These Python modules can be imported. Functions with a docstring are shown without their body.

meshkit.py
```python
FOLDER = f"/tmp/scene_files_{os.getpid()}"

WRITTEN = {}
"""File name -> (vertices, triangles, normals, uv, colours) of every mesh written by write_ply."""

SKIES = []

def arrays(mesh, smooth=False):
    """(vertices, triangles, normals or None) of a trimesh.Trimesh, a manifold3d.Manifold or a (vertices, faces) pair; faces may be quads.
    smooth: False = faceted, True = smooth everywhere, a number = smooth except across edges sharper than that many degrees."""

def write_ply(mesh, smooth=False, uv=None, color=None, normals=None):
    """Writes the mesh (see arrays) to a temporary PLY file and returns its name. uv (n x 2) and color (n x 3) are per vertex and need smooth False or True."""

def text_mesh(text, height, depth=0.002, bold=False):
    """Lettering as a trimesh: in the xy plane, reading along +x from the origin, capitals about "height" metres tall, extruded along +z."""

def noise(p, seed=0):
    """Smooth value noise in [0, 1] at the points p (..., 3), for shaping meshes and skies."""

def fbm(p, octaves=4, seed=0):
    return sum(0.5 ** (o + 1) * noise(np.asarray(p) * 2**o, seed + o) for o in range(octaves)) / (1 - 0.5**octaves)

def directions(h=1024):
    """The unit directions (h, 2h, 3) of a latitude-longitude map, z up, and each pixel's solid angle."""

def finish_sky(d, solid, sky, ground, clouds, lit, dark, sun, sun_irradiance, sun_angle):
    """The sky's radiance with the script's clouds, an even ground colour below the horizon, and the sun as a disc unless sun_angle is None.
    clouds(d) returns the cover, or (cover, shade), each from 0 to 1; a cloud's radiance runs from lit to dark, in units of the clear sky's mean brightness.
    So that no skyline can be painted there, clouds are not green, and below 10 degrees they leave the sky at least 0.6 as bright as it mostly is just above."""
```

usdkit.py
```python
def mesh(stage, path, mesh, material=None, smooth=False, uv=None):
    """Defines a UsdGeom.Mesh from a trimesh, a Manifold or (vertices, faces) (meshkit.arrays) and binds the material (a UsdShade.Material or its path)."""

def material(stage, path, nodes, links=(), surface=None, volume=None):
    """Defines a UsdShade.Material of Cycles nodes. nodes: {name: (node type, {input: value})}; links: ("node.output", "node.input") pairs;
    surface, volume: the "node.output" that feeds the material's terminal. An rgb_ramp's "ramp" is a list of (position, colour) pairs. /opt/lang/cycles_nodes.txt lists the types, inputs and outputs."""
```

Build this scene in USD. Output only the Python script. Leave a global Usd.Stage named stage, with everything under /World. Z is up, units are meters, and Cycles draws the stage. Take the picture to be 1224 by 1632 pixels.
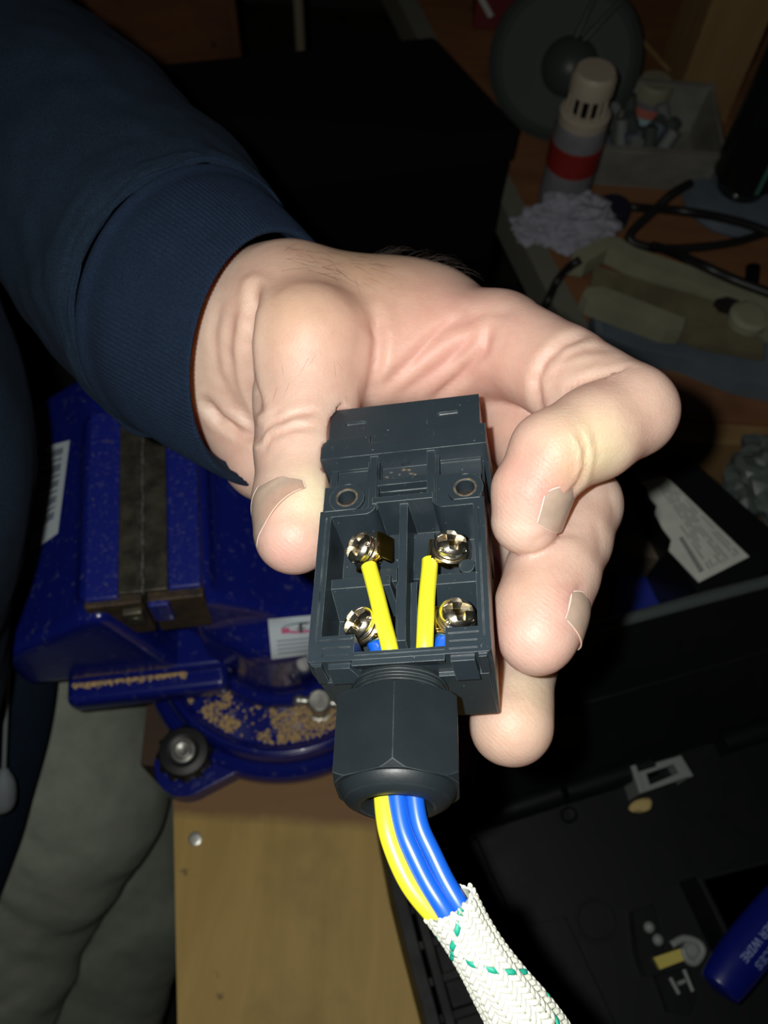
import math, random
import numpy as np, trimesh, manifold3d as m3, usdkit, meshkit
from pxr import Usd, UsdGeom, UsdLux, UsdShade, Gf, Sdf, Vt

rng = np.random.default_rng(7)
stage = Usd.Stage.CreateInMemory()
UsdGeom.SetStageUpAxis(stage, UsdGeom.Tokens.z)
UsdGeom.SetStageMetersPerUnit(stage, 1.0)
UsdGeom.Xform.Define(stage, '/World')
UsdGeom.Scope.Define(stage, '/World/Looks')

# ------------------------------------------------------------------ camera and its flash, the only light of the dark room
F, CX, CY = 1400.0, 612.0, 816.0                      # focal length in pixels of the 1224 x 1632 frame
down = np.array([-.037, -.546, -1.0]); down /= np.linalg.norm(down)     # the plumb line seen by the camera
AZ = -down
AY = np.array([0, 0, -1.0]); AY = AY - (AY @ AZ) * AZ; AY /= np.linalg.norm(AY)
AX = np.cross(AY, AZ)
ROT = np.array([AX, AY, AZ])                          # camera axes -> room axes
EYE = np.array([0.0, 0.0, 1.48])
cam = UsdGeom.Camera.Define(stage, '/World/camera')
mtx = np.eye(4); mtx[:3, :3] = ROT.T; mtx[3, :3] = EYE
cam.AddTransformOp().Set(Gf.Matrix4d(*mtx.ravel().tolist()))
FOCAL = 26.0
cam.CreateFocalLengthAttr(FOCAL)
cam.CreateHorizontalApertureAttr(FOCAL * 1224 / F)
cam.CreateFStopAttr(FOCAL / 1.5)
cam.CreateFocusDistanceAttr(0.205)
cam.CreateClippingRangeAttr(Gf.Vec2f(0.01, 100.0))
cam.CreateExposureAttr(0.0)

def cw(v):
    """camera millimetres (x right, y up, z towards the viewer) -> room metres"""
    return EYE + (np.asarray(v, float) @ ROT.T) / 1000.0
def C(px, py, d):
    """the point d mm along the optical axis seen at pixel px, py, in camera millimetres"""
    return np.array([(px - CX) / F * d, -(py - CY) / F * d, -d])
def P(px, py, d):
    return cw(C(px, py, d))
def Z(px, py, z):
    r = ROT @ np.array([(px - CX) / F, -(py - CY) / F, -1.0])
    return EYE + r * (z - EYE[2]) / r[2]
def pix(v):
    v = np.asarray(v, float)
    return np.stack([CX - F * v[..., 0] / v[..., 2], CY + F * v[..., 1] / v[..., 2]], -1)

flash = UsdLux.SphereLight.Define(stage, '/World/flash')          # the phone's flash, beside its lens
flash.CreateRadiusAttr(0.003)
flash.CreateIntensityAttr(11000.0)
flash.CreateColorAttr(Gf.Vec3f(1.0, 0.99, 0.95))
flash.AddTranslateOp().Set(Gf.Vec3d(*cw([-17, 8, 4]).tolist()))

# ------------------------------------------------------------------ helpers: prims
LOC, USED = {'/World': np.zeros(3)}, {}
def path_of(parent, name):
    base = parent.GetPath().pathString if parent is not None else '/World'
    key = base + '/' + name
    n = USED.get(key, 0); USED[key] = n + 1
    return key if n == 0 else f'{key}_{n:03d}'
def tag(prim, label=None, cat=None, group=None, kind=None):
    for k, t in (('label', label), ('category', cat), ('group', group), ('kind', kind)):
        if t: prim.SetCustomDataByKey(k, t)
    return prim
def thing(name, label, cat, loc, group=None):
    p = path_of(None, name)
    x = UsdGeom.Xform.Define(stage, p); x.AddTranslateOp().Set(Gf.Vec3d(*map(float, loc)))
    LOC[p] = np.asarray(loc, float)
    return tag(x.GetPrim(), label, cat, group)
def obj(name, geom, m, parent=None, smooth=False, to=None, label=None, cat=None, kind=None, group=None, tint=None):
    """one mesh of the scene; `to` maps its vertices into the room"""
    v, f, n = meshkit.arrays(geom, smooth)
    fl = False
    if to is not None:
        if n is not None:
            e = to(v + n * 1e-3) - to(v); n = e / np.maximum(np.linalg.norm(e, axis=1, keepdims=True), 1e-12)
        v = to(v)
    p = path_of(parent, name)
    up = parent.GetPath().pathString if parent is not None else '/World'
    loc = LOC.get(up, np.zeros(3)); LOC[p] = loc
    g = usdkit.mesh(stage, p, (v - loc, f), MAT[m] if isinstance(m, str) else m)
    if n is not None:
        g.CreateNormalsAttr(Vt.Vec3fArray.FromNumpy(n.astype(np.float32))); g.SetNormalsInterpolation('vertex')
    if tint is not None:
        UsdGeom.PrimvarsAPI(g).CreatePrimvar('tint', Sdf.ValueTypeNames.Color3fArray, 'vertex').Set(Vt.Vec3fArray.FromNumpy(np.asarray(tint, np.float32)))
    return tag(g.GetPrim(), label, cat, group, kind)

# ------------------------------------------------------------------ helpers: shapes
MF, CSn = m3.Manifold, m3.CrossSection
def box(x0, x1, y0, y1, z0, z1):
    return MF.cube([x1 - x0, y1 - y0, z1 - z0]).translate([x0, y0, z0])
def rbox(x0, x1, y0, y1, z0, z1, r=2.0, n=12):
    s = MF.sphere(r, n)
    return MF.batch_hull([s.translate([x, y, z]) for x in (x0 + r, x1 - r) for y in (y0 + r, y1 - r) for z in (z0 + r, z1 - r)])
def hullp(pts): return MF.hull_points(np.asarray(pts, float).tolist())
def uni(*a):
    a = [x for y in a for x in (y if isinstance(y, (list, tuple)) else [y])]
    return MF.batch_boolean(a, m3.OpType.Add)
def frame(d, ref=None):
    d = np.asarray(d, float) / np.linalg.norm(d)
    a = np.asarray(ref if ref is not None else ([0, 0, 1] if abs(d[2]) < .9 else [1, 0, 0]), float)
    x = np.cross(a, d); x /= np.linalg.norm(x); return x, np.cross(d, x), d
def place(m, o, d, ref=None):
    """moves a solid built along +z so that its z runs along d from o"""
    x, y, z = frame(d, ref)
    return m.transform(np.column_stack([x, y, z, np.asarray(o, float)]))
def rod(a, b, r0, r1=None, n=24):
    a, b = np.asarray(a, float), np.asarray(b, float)
    return place(MF.cylinder(float(np.linalg.norm(b - a)), r0, r0 if r1 is None else r1, n), a, b - a)
def lathe(prof, n=48):
    """solid of revolution about z from (r, z) pairs"""
    return CSn([np.asarray(prof, float)], m3.FillRule.NonZero).revolve(n)
def spline(pts, n):
    """Catmull-Rom through rows of numbers"""
    p = np.asarray(pts, float); p = np.vstack([2 * p[0] - p[1], p, 2 * p[-1] - p[-2]])
    t = np.linspace(0, len(p) - 3 - 1e-9, n); i = t.astype(int); u = (t - i)[:, None]
    a, b, c, d = p[i], p[i + 1], p[i + 2], p[i + 3]
    return .5 * (2 * b + (c - a) * u + (2 * a - 5 * b + 4 * c - d) * u ** 2 + (3 * b - a - 3 * c + d) * u ** 3)
def frames(p):
    t = np.gradient(p, axis=0); t /= np.linalg.norm(t, axis=1, keepdims=True)
    x = frame(t[0])[0]; X = []
    for k in t:
        x = x - (x @ k) * k; x /= np.linalg.norm(x); X.append(x)
    X = np.array(X); return X, np.cross(t, X), t
def grid_faces(n, m, wrap=True):
    i, j = np.meshgrid(np.arange(n - 1), np.arange(m if wrap else m - 1), indexing='ij')
    i, j = i.ravel(), j.ravel(); k = (j + 1) % m
    return np.stack([i * m + j, i * m + k, (i + 1) * m + k, (i + 1) * m + j], 1)
def tri(q): return np.vstack([q[:, [0, 1, 2]], q[:, [0, 2, 3]]])
def tube(path, r, n=16, cap=True, flat=1.0):
    """round (or flattened) tube along a polyline; r a number or one per point"""
    p = np.asarray(path, float); X, Y, T = frames(p); r = np.broadcast_to(np.asarray(r, float), (len(p),))
    a = np.linspace(0, 2 * np.pi, n, endpoint=False)
    v = p[:, None] + r[:, None, None] * (np.cos(a)[None, :, None] * X[:, None] + flat * np.sin(a)[None, :, None] * Y[:, None])
    f = tri(grid_faces(len(p), n)); v = v.reshape(-1, 3)
    if cap:
        b, e = len(v), len(v) + 1; v = np.vstack([v, p[0], p[-1]])
        j = np.arange(n); k = (j + 1) % n; o = (len(p) - 1) * n
        f = np.vstack([f, np.stack([np.full(n, b), k, j], 1), np.stack([np.full(n, e), o + j, o + k], 1)])
    return v, f
def join(*ms):
    V, Fc, o = [], [], 0
    for m in ms:
        v, f, _ = meshkit.arrays(m); V.append(v); Fc.append(f + o); o += len(v)
    return np.vstack(V), np.vstack(Fc)
def surface_nets(D, org, h):
    s = D < 0; nx, ny, nz = D.shape
    cnt = np.zeros((nx - 1, ny - 1, nz - 1), np.int8)
    cs = [(i, j, k) for i in (0, 1) for j in (0, 1) for k in (0, 1)]
    sl = lambda A, c: A[c[0]:nx - 1 + c[0], c[1]:ny - 1 + c[1], c[2]:nz - 1 + c[2]]
    for c in cs: cnt += sl(s, c)
    act = (cnt > 0) & (cnt < 8); I = np.argwhere(act)
    idx = np.full(act.shape, -1, np.int64); idx[act] = np.arange(len(I))
    val = {c: D[I[:, 0] + c[0], I[:, 1] + c[1], I[:, 2] + c[2]] for c in cs}
    acc, num = np.zeros((len(I), 3)), np.zeros(len(I))
    for a in cs:
        for b in cs:
            if a < b and sum(x != y for x, y in zip(a, b)) == 1:
                da, db = val[a], val[b]; m = (da < 0) != (db < 0)
                t = np.where(m, da / np.where(m, da - db, 1), 0)[:, None]
                acc += np.where(m[:, None], np.array(a) + t * (np.array(b) - np.array(a)), 0); num += m
    V = (I + acc / num[:, None]) * h + org
    Q = []
    for ax in range(3):
        b1, b2 = (ax + 1) % 3, (ax + 2) % 3
        lo = [slice(None)] * 3; hi = [slice(None)] * 3
        lo[ax] = slice(0, -1); hi[ax] = slice(1, None)
        for o in (b1, b2): lo[o] = slice(1, -1); hi[o] = slice(1, -1)
        s0, s1 = s[tuple(lo)], s[tuple(hi)]
        e = np.argwhere(s0 != s1); pos = s0[s0 != s1]
        e[:, b1] += 1; e[:, b2] += 1
        def at(o1, o2):
            q = e.copy(); q[:, b1] -= o1; q[:, b2] -= o2; return idx[q[:, 0], q[:, 1], q[:, 2]]
        q = np.stack([at(1, 1), at(0, 1), at(0, 0), at(1, 0)], 1)
        q[~pos] = q[~pos][:, ::-1]; Q.append(q)
    return V, tri(np.vstack(Q))
def sdf_mesh(fn, lo, hi, h, coarse=4):
    """meshes fn(points) = 0: a coarse pass finds the blocks near the surface, a fine one fills them"""
    lo = np.asarray(lo, float); n = (np.ceil((np.asarray(hi) - lo) / (h * coarse)).astype(int) + 1)
    H = h * coarse
    g = np.stack(np.meshgrid(*[lo[i] + (np.arange(n[i]) + .5) * H for i in range(3)], indexing='ij'), -1)
    dc = fn(g.reshape(-1, 3)).reshape(n)
    big = np.repeat(np.repeat(np.repeat(dc, coarse, 0), coarse, 1), coarse, 2)
    D = np.where(big > 0, 50.0, -50.0); near = np.abs(big) < H * 1.5 + 2
    ids = np.argwhere(near)
    for k in range(0, len(ids), 400000):
        q = ids[k:k + 400000]; D[q[:, 0], q[:, 1], q[:, 2]] = fn(lo + (q + .5) * h)
    v, f = surface_nets(D, lo + .5 * h, h)
    for _ in range(2):
        v = v - .8 * fn(v)[:, None] * gradient(fn, v)
    return v, f
def gradient(fn, v, e=.25):
    g = np.stack([fn(v + e * d) - fn(v - e * d) for d in np.eye(3)], 1)
    return g / np.maximum(np.linalg.norm(g, axis=1, keepdims=True), 1e-9)
def cap(p, a, b, ra, rb):
    ab = b - a; t = np.clip((p - a) @ ab / (ab @ ab), 0, 1)
    return np.linalg.norm(p - a - t[:, None] * ab, axis=1) - (ra + (rb - ra) * t)
def smin(a, b, k):
    h = np.clip(.5 + .5 * (b - a) / k, 0, 1); return b + (a - b) * h - k * h * (1 - h)
def smax(a, b, k): return -smin(-a, -b, k)
def chain(p, pts, k=2.0):
    d = None
    for a, b in zip(pts[:-1], pts[1:]):
        c = cap(p, a[0], b[0], a[1], b[1]); d = c if d is None else smin(d, c, k)
    return d
# ------------------------------------------------------------------ materials
MAT = {}
def mat(name, col, rough=.5, metal=0.0, var=0.0, scale=40.0, col2=None, bump=0.0, bscale=None, bevel=0.0, spec=.5, **kw):
    """principled surface with noise-mixed colour, optional bump and rounded edges"""
    nodes = {'p': ('principled_bsdf', dict(base_color=col, roughness=rough, metallic=metal, specular_ior_level=spec, **kw)), 'g': ('texture_coordinate', {})}
    links = []
    if var or col2:
        c2 = col2 or tuple(min(1, c * (1 + var)) for c in col); c1 = col if col2 else tuple(c * (1 - var) for c in col)
        nodes['n'] = ('noise_texture', dict(scale=scale, detail=5.0, roughness=.6))
        nodes['r'] = ('rgb_ramp', dict(ramp=[(0, c1), (.35, c1), (.65, c2), (1, c2)]))
        links += [('g.object', 'n.vector'), ('n.fac', 'r.fac'), ('r.color', 'p.base_color')]
    last = None
    if bevel:
        nodes['bv'] = ('bevel', dict(radius=bevel, samples=4)); last = 'bv.bevel'
    if bump:
        nodes['bn'] = ('noise_texture', dict(scale=bscale or scale * 4, detail=4.0)); nodes['b'] = ('bump', dict(strength=1.0, distance=bump))
        links += [('g.object', 'bn.vector'), ('bn.fac', 'b.height')]
        if last: links.append((last, 'b.normal'))
        last = 'b.normal'
    if last: links.append((last, 'p.normal'))
    MAT[name] = usdkit.material(stage, '/World/Looks/' + name, nodes, links, surface='p.BSDF'); return MAT[name]

def black_plastic(name, base, dust, rough=.42, amount=.70, scale=900.0, bevel=.0003, spec=.5):
    """moulded black plastic: fine grain, pale specks of dust and whitened scratches"""
    nodes = {'g': ('texture_coordinate', {}), 'n': ('noise_texture', dict(scale=scale, detail=3.0, roughness=.7)),
             'n2': ('noise_texture', dict(scale=scale * .12, detail=4.0)), 'gm': ('geometry', {}),
             'r': ('rgb_ramp', dict(ramp=[(0, base), (amount, base), (amount + .04, dust), (1, dust)])),
             'rr': ('rgb_ramp', dict(ramp=[(0, (rough - .1,) * 3), (1, (rough + .18,) * 3)])),
             'bv': ('bevel', dict(radius=bevel, samples=4)), 'b': ('bump', dict(strength=.6, distance=.00006)),
             'dp': ('vector_math', dict(math_type='dot_product')), 'er': ('rgb_ramp', dict(ramp=[(0, (1, 1, 1)), (.90, (1, 1, 1)), (.985, (0, 0, 0)), (1, (0, 0, 0))])),
             'nr': ('rgb_ramp', dict(ramp=[(0, (0, 0, 0)), (.40, (0, 0, 0)), (.62, (1, 1, 1)), (1, (1, 1, 1))])), 'em': ('mix_color', dict(blend_type='multiply', fac=1.0)),
             'mx': ('mix_color', dict(b=tuple(min(1, .95 * c) for c in dust))),
             'p': ('principled_bsdf', dict(roughness=rough, specular_ior_level=spec))}
    MAT[name] = usdkit.material(stage, '/World/Looks/' + name, nodes, [('g.object', 'n.vector'), ('g.object', 'n2.vector'), ('n.fac', 'r.fac'), ('r.color', 'mx.a'), ('bv.bevel', 'dp.vector1'), ('gm.true_normal', 'dp.vector2'),
        ('dp.value', 'er.fac'), ('n2.fac', 'nr.fac'), ('er.color', 'em.a'), ('nr.color', 'em.b'), ('em.result', 'mx.fac'), ('mx.result', 'p.base_color'),
        ('n2.fac', 'rr.fac'), ('rr.color', 'p.roughness'), ('n.fac', 'b.height'), ('bv.bevel', 'b.normal'), ('b.normal', 'p.normal')], surface='p.BSDF')
black_plastic('housing_plastic', (.021, .032, .040), (.19, .22, .22), .34, .69)
black_plastic('gland_plastic', (.011, .016, .019), (.09, .11, .11), .42, .76)
black_plastic('case_plastic', (.0035, .0052, .005), (.010, .012, .0115), .5, .72, 400.0, .001, .22)
mat('hole_dark', (.012, .010, .009), .7)
mat('hole_rim', (.035, .042, .048), .45, col2=(.16, .12, .07), scale=700)
mat('nickel', (.86, .80, .66), .24, 1.0, bump=.00004, bscale=900, bevel=.0002)
mat('brass', (.80, .56, .16), .22, 1.0, bump=.00004, bscale=700, bevel=.0002)
mat('copper', (.80, .45, .28), .3, 1.0)
mat('yellow_wire', (.90, .84, .03), .42, spec=1.0)
mat('blue_wire', (.005, .10, .60), .36, spec=.9)
mat('braid_white', (.69, .71, .61), .6, var=.12, scale=1500)
mat('braid_green', (.01, .33, .22), .55)
mat('braid_core', (.45, .47, .38), .8)
mat('nail', (.54, .34, .26), .30, var=.06, scale=300, subsurface_weight=.3, subsurface_scale=.001, spec=.5)
mat('nail_edge', (.72, .60, .52), .45)
mat('cuticle', (.74, .58, .50), .6)
mat('hair', (.03, .02, .014), .5)
# skin: the colour is carried per vertex (where blood or pressure shows), with pores and friction ridges as relief
MAT['skin'] = usdkit.material(stage, '/World/Looks/skin', {
    'a': ('attribute', {'attribute': 'tint'}), 'g': ('texture_coordinate', {}),
    'n': ('noise_texture', dict(scale=160.0, detail=6.0, roughness=.65)),
    'v': ('rgb_ramp', dict(ramp=[(0, (.84, .78, .77)), (.58, (1, 1, 1)), (1, (1, 1, 1))])),
    'm': ('mix_color', dict(blend_type='multiply', fac=1.0)),
    'nb': ('noise_texture', dict(scale=1400.0, detail=3.0)),
    'nw': ('noise_texture', dict(scale=60.0, detail=2.0)),
    'w': ('wave_texture', dict(wave_type='bands', bands_direction='diagonal', scale=300.0, distortion=9.0, detail=1.0, detail_scale=.3)), 'ra': ('attribute', {'attribute': 'ridge'}), 'rm': ('math', dict(math_type='multiply')),
    'b1': ('bump', dict(strength=.7, distance=.00018)), 'b2': ('bump', dict(strength=.28, distance=.00010)),
    'p': ('principled_bsdf', dict(roughness=.50, specular_ior_level=.42, subsurface_weight=.38, subsurface_scale=.0026, subsurface_radius=(1.0, .36, .2))),
}, [('g.object', 'n.vector'), ('n.fac', 'v.fac'), ('a.color', 'm.a'), ('v.color', 'm.b'), ('m.result', 'p.base_color'),
    ('g.object', 'nb.vector'), ('nb.fac', 'b1.height'), ('g.object', 'w.vector'), ('w.fac', 'rm.value1'), ('ra.fac', 'rm.value2'), ('rm.value', 'b2.height'), ('b1.normal', 'b2.normal'), ('b2.normal', 'p.normal')], surface='p.BSDF')
def cloth(name, c1, c2, scale, bump, rough=.9, sheen=.25):
    MAT[name] = usdkit.material(stage, '/World/Looks/' + name, {
        'g': ('texture_coordinate', {}), 'n': ('noise_texture', dict(scale=scale, detail=5.0, roughness=.75)), 'n2': ('noise_texture', dict(scale=scale * .06, detail=3.0)),
        'r': ('rgb_ramp', dict(ramp=[(0, c1), (.4, c1), (.62, c2), (1, c2)])), 'k': ('rgb_ramp', dict(ramp=[(0, (.75, .75, .75)), (1, (1.15, 1.15, 1.15))])),
        'm': ('mix_color', dict(blend_type='multiply', fac=1.0, use_clamp=False)), 'b': ('bump', dict(strength=1.0, distance=bump)),
        'p': ('principled_bsdf', dict(roughness=rough, specular_ior_level=.15, sheen_weight=sheen, sheen_roughness=.5, sheen_tint=c2))},
        [('g.object', 'n.vector'), ('g.object', 'n2.vector'), ('n.fac', 'r.fac'), ('n2.fac', 'k.fac'), ('r.color', 'm.a'), ('k.color', 'm.b'), ('m.result', 'p.base_color'),
         ('n.fac', 'b.height'), ('b.normal', 'p.normal')], surface='p.BSDF')
cloth('navy_fleece', (.0052, .0108, .0215), (.0105, .022, .039), 1500.0, .0003, .95, .15)
cloth('navy_rib', (.005, .011, .0245), (.0105, .022, .047), 1800.0, .0002, .95, .2)
cloth('grey_trouser', (.34, .375, .30), (.45, .49, .40), 1100.0, .0003)
mat('cord_grey', (.16, .18, .19), .7)
# vice: blue enamel, chipped to bare rusty iron where a mask of noise says so
def worn_paint(name, paint, chip, amount, scale, rough=.22, scuff=.58):
    MAT[name] = usdkit.material(stage, '/World/Looks/' + name, {
        'g': ('texture_coordinate', {}), 'n': ('noise_texture', dict(scale=scale, detail=7.0, roughness=.7)), 'n2': ('noise_texture', dict(scale=scale * 3.3, detail=6.0, roughness=.7)),
        'r': ('rgb_ramp', dict(ramp=[(0, (0, 0, 0)), (amount, (0, 0, 0)), (amount + .02, (1, 1, 1)), (1, (1, 1, 1))])),
        'd': ('rgb_ramp', dict(ramp=[(0, paint), (scuff, paint), (scuff + .10, tuple(.75 * c + .06 for c in paint)), (1, tuple(.6 * c + .12 for c in paint))])),
        'm': ('mix_color', dict(b=chip)), 'bv': ('bevel', dict(radius=.0015, samples=4)), 'b': ('bump', dict(strength=.35, distance=.0003, invert=True)),
        'p': ('principled_bsdf', dict(roughness=rough, coat_weight=.3))},
        [('g.object', 'n.vector'), ('g.object', 'n2.vector'), ('n.fac', 'r.fac'), ('n2.fac', 'd.fac'), ('r.color', 'm.fac'), ('d.color', 'm.a'), ('m.result', 'p.base_color'),
         ('r.color', 'b.height'), ('bv.bevel', 'b.normal'), ('b.normal', 'p.normal')], surface='p.BSDF')
worn_paint('vice_blue', (.006, .012, .165), (.07, .05, .03), .80, 55.0)
worn_paint('jaw_blue', (.008, .016, .20), (.13, .10, .07), .64, 150.0, .4, .545)
mat('rust_iron', (.10, .065, .035), .55, .4, col2=(.035, .028, .022), scale=130, bump=.0003, bevel=.001)
mat('jaw_steel', (.16, .15, .11), .42, .75, col2=(.07, .065, .05), scale=120, bevel=.0008)
mat('jaw_seam', (.17, .17, .16), .5, .6)
mat('bolt_steel', (.45, .45, .40), .35, .8, var=.3, scale=200, bevel=.001)
mat('knob_black', (.012, .012, .012), .45, bevel=.001)
mat('sticker_white', (.62, .70, .74), .45)
mat('ink_grey', (.22, .26, .30), .6)
mat('ink_dark', (.06, .07, .08), .6)
mat('ink_pink', (.62, .12, .26), .55)
mat('sawdust', (.55, .38, .16), .9, var=.3, scale=600)
# wood
def wood(name, c1, c2, stain, ang=(0, 0, 0), sc=(6, 60, 60), band=(90.0, 91.0)):
    MAT[name] = usdkit.material(stage, '/World/Looks/' + name, {
        'g': ('geometry', {}), 'mp': ('mapping', dict(scale=sc, rotation=ang)), 'n': ('noise_texture', dict(scale=1.0, detail=6.0, roughness=.65, distortion=.6)),
        'st': ('noise_texture', dict(scale=9.0, detail=5.0, roughness=.6)), 'sp': ('noise_texture', dict(scale=55.0, detail=4.0)),
        'r': ('rgb_ramp', dict(ramp=[(0, c1), (.35, c1), (.7, c2), (1, c2)])),
        'sr': ('rgb_ramp', dict(ramp=[(0, (0, 0, 0)), (.52, (0, 0, 0)), (.68, (.6, .6, .6)), (1, (.8, .8, .8))])),
        'pr': ('rgb_ramp', dict(ramp=[(0, (1, 1, 1)), (.70, (1, 1, 1)), (.76, (.35, .33, .32)), (1, (.3, .3, .3))])),
        'm': ('mix_color', dict(b=stain)), 'm2': ('mix_color', dict(blend_type='multiply', fac=1.0)), 'sx': ('separate_xyz', {}), 'bd': ('map_range', dict(from_min=band[0], from_max=band[1], to_min=0.0, to_max=1.0, clamp=True)), 'wob': ('math', dict(math_type='multiply_add', value2=.03, value3=-.015)), 'ya': ('math', dict(math_type='add')), 'mx': ('math', dict(math_type='maximum')),
        'b': ('bump', dict(strength=.3, distance=.0005)), 'p': ('principled_bsdf', dict(roughness=.62))},
        [('g.position', 'mp.vector'), ('mp.vector', 'n.vector'), ('g.position', 'st.vector'), ('g.position', 'sp.vector'), ('n.fac', 'r.fac'), ('st.fac', 'sr.fac'), ('sp.fac', 'pr.fac'),
         ('g.position', 'sx.vector'), ('st.fac', 'wob.value1'), ('sx.y', 'ya.value1'), ('wob.value', 'ya.value2'), ('ya.value', 'bd.value'), ('bd.result', 'mx.value1'), ('sr.color', 'mx.value2'), ('mx.value', 'm.fac'), ('r.color', 'm.a'), ('m.result', 'm2.a'), ('pr.color', 'm2.b'), ('m2.result', 'p.base_color'), ('n.fac', 'b.height'), ('b.normal', 'p.normal')], surface='p.BSDF')
wood('ply_bench', (.43, .28, .060), (.52, .35, .092), (.24, .125, .04), sc=(60, 8, 60), band=(.088, .096))
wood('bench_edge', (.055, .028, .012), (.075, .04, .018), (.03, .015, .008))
wood('far_bench', (.20, .085, .035), (.26, .12, .05), (.13, .055, .024), sc=(8, 60, 60))
wood('raw_timber', (.24, .145, .055), (.30, .19, .08), (.17, .10, .04), sc=(40, 40, 5))
wood('cupboard_wood', (.16, .06, .025), (.20, .085, .035), (.10, .04, .02), sc=(6, 60, 60))
mat('edge_strip', (.17, .17, .13), .6)
mat('matt_black', (.0025, .0025, .003), .85, spec=.1)
mat('gloss_black', (.006, .007, .008), .3)
mat('light_metal', (.20, .22, .21), .5, bevel=.0006)
mat('tool_blue', (.003, .008, .14), .28)
mat('tool_ink', (.26, .33, .56), .5)
mat('paper_label', (.58, .60, .53), .7, var=.08, scale=60)
mat('brown_card', (.11, .085, .055), .9, var=.25, scale=40)
mat('packet_blue', (.008, .02, .24), .5)
mat('packet_yellow', (.50, .42, .08), .6)
mat('bottle_white', (.20, .195, .21), .45, var=.1, scale=40)
mat('bottle_cap', (.42, .36, .27), .5)
mat('band_red', (.26, .02, .014), .45)
mat('tissue', (.34, .34, .40), .9, var=.08, scale=80, bump=.002, bscale=120)
mat('tissue_blue', (.20, .22, .42), .9)
mat('cream_plastic', (.27, .27, .18), .6, var=.12, scale=25)
mat('tan_bed', (.15, .135, .075), .75, var=.25, scale=30)
mat('slate_plastic', (.11, .14, .165), .55, var=.15, scale=20)
mat('fan_grey', (.05, .06, .055), .4, spec=.35)
mat('fan_dark', (.075, .090, .082), .8, spec=.06)
mat('red_paint', (.14, .02, .02), .5)
mat('pale_grey', (.45, .45, .42), .6)
mat('cyan_label', (.35, .55, .58), .6)
mat('pink_label', (.55, .16, .12), .6)
mat('navy_cloth', (.03, .03, .07), .9)
mat('green_strip', (.06, .20, .15), .35)
mat('clear_tub', (.20, .20, .17), .3, spec=.5, var=.2, scale=30)
mat('wall_dark', (.10, .09, .08), .9, var=.2, scale=4)
mat('floor_dark', (.05, .045, .04), .9, var=.3, scale=6)
mat('foam_tan', (.48, .36, .14), .8)
mat('case_rim', (.06, .075, .075), .4)
mat('ink_pale', (.24, .27, .24), .7)
mat('pale_grey_bag', (.09, .11, .10), .4, var=.3, scale=40)
mat('cap_navy', (.012, .014, .03), .6)
mat('chest_lid', (.004, .004, .0045), .7, spec=.15)
mat('pale_rail', (.30, .27, .17), .6)
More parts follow.
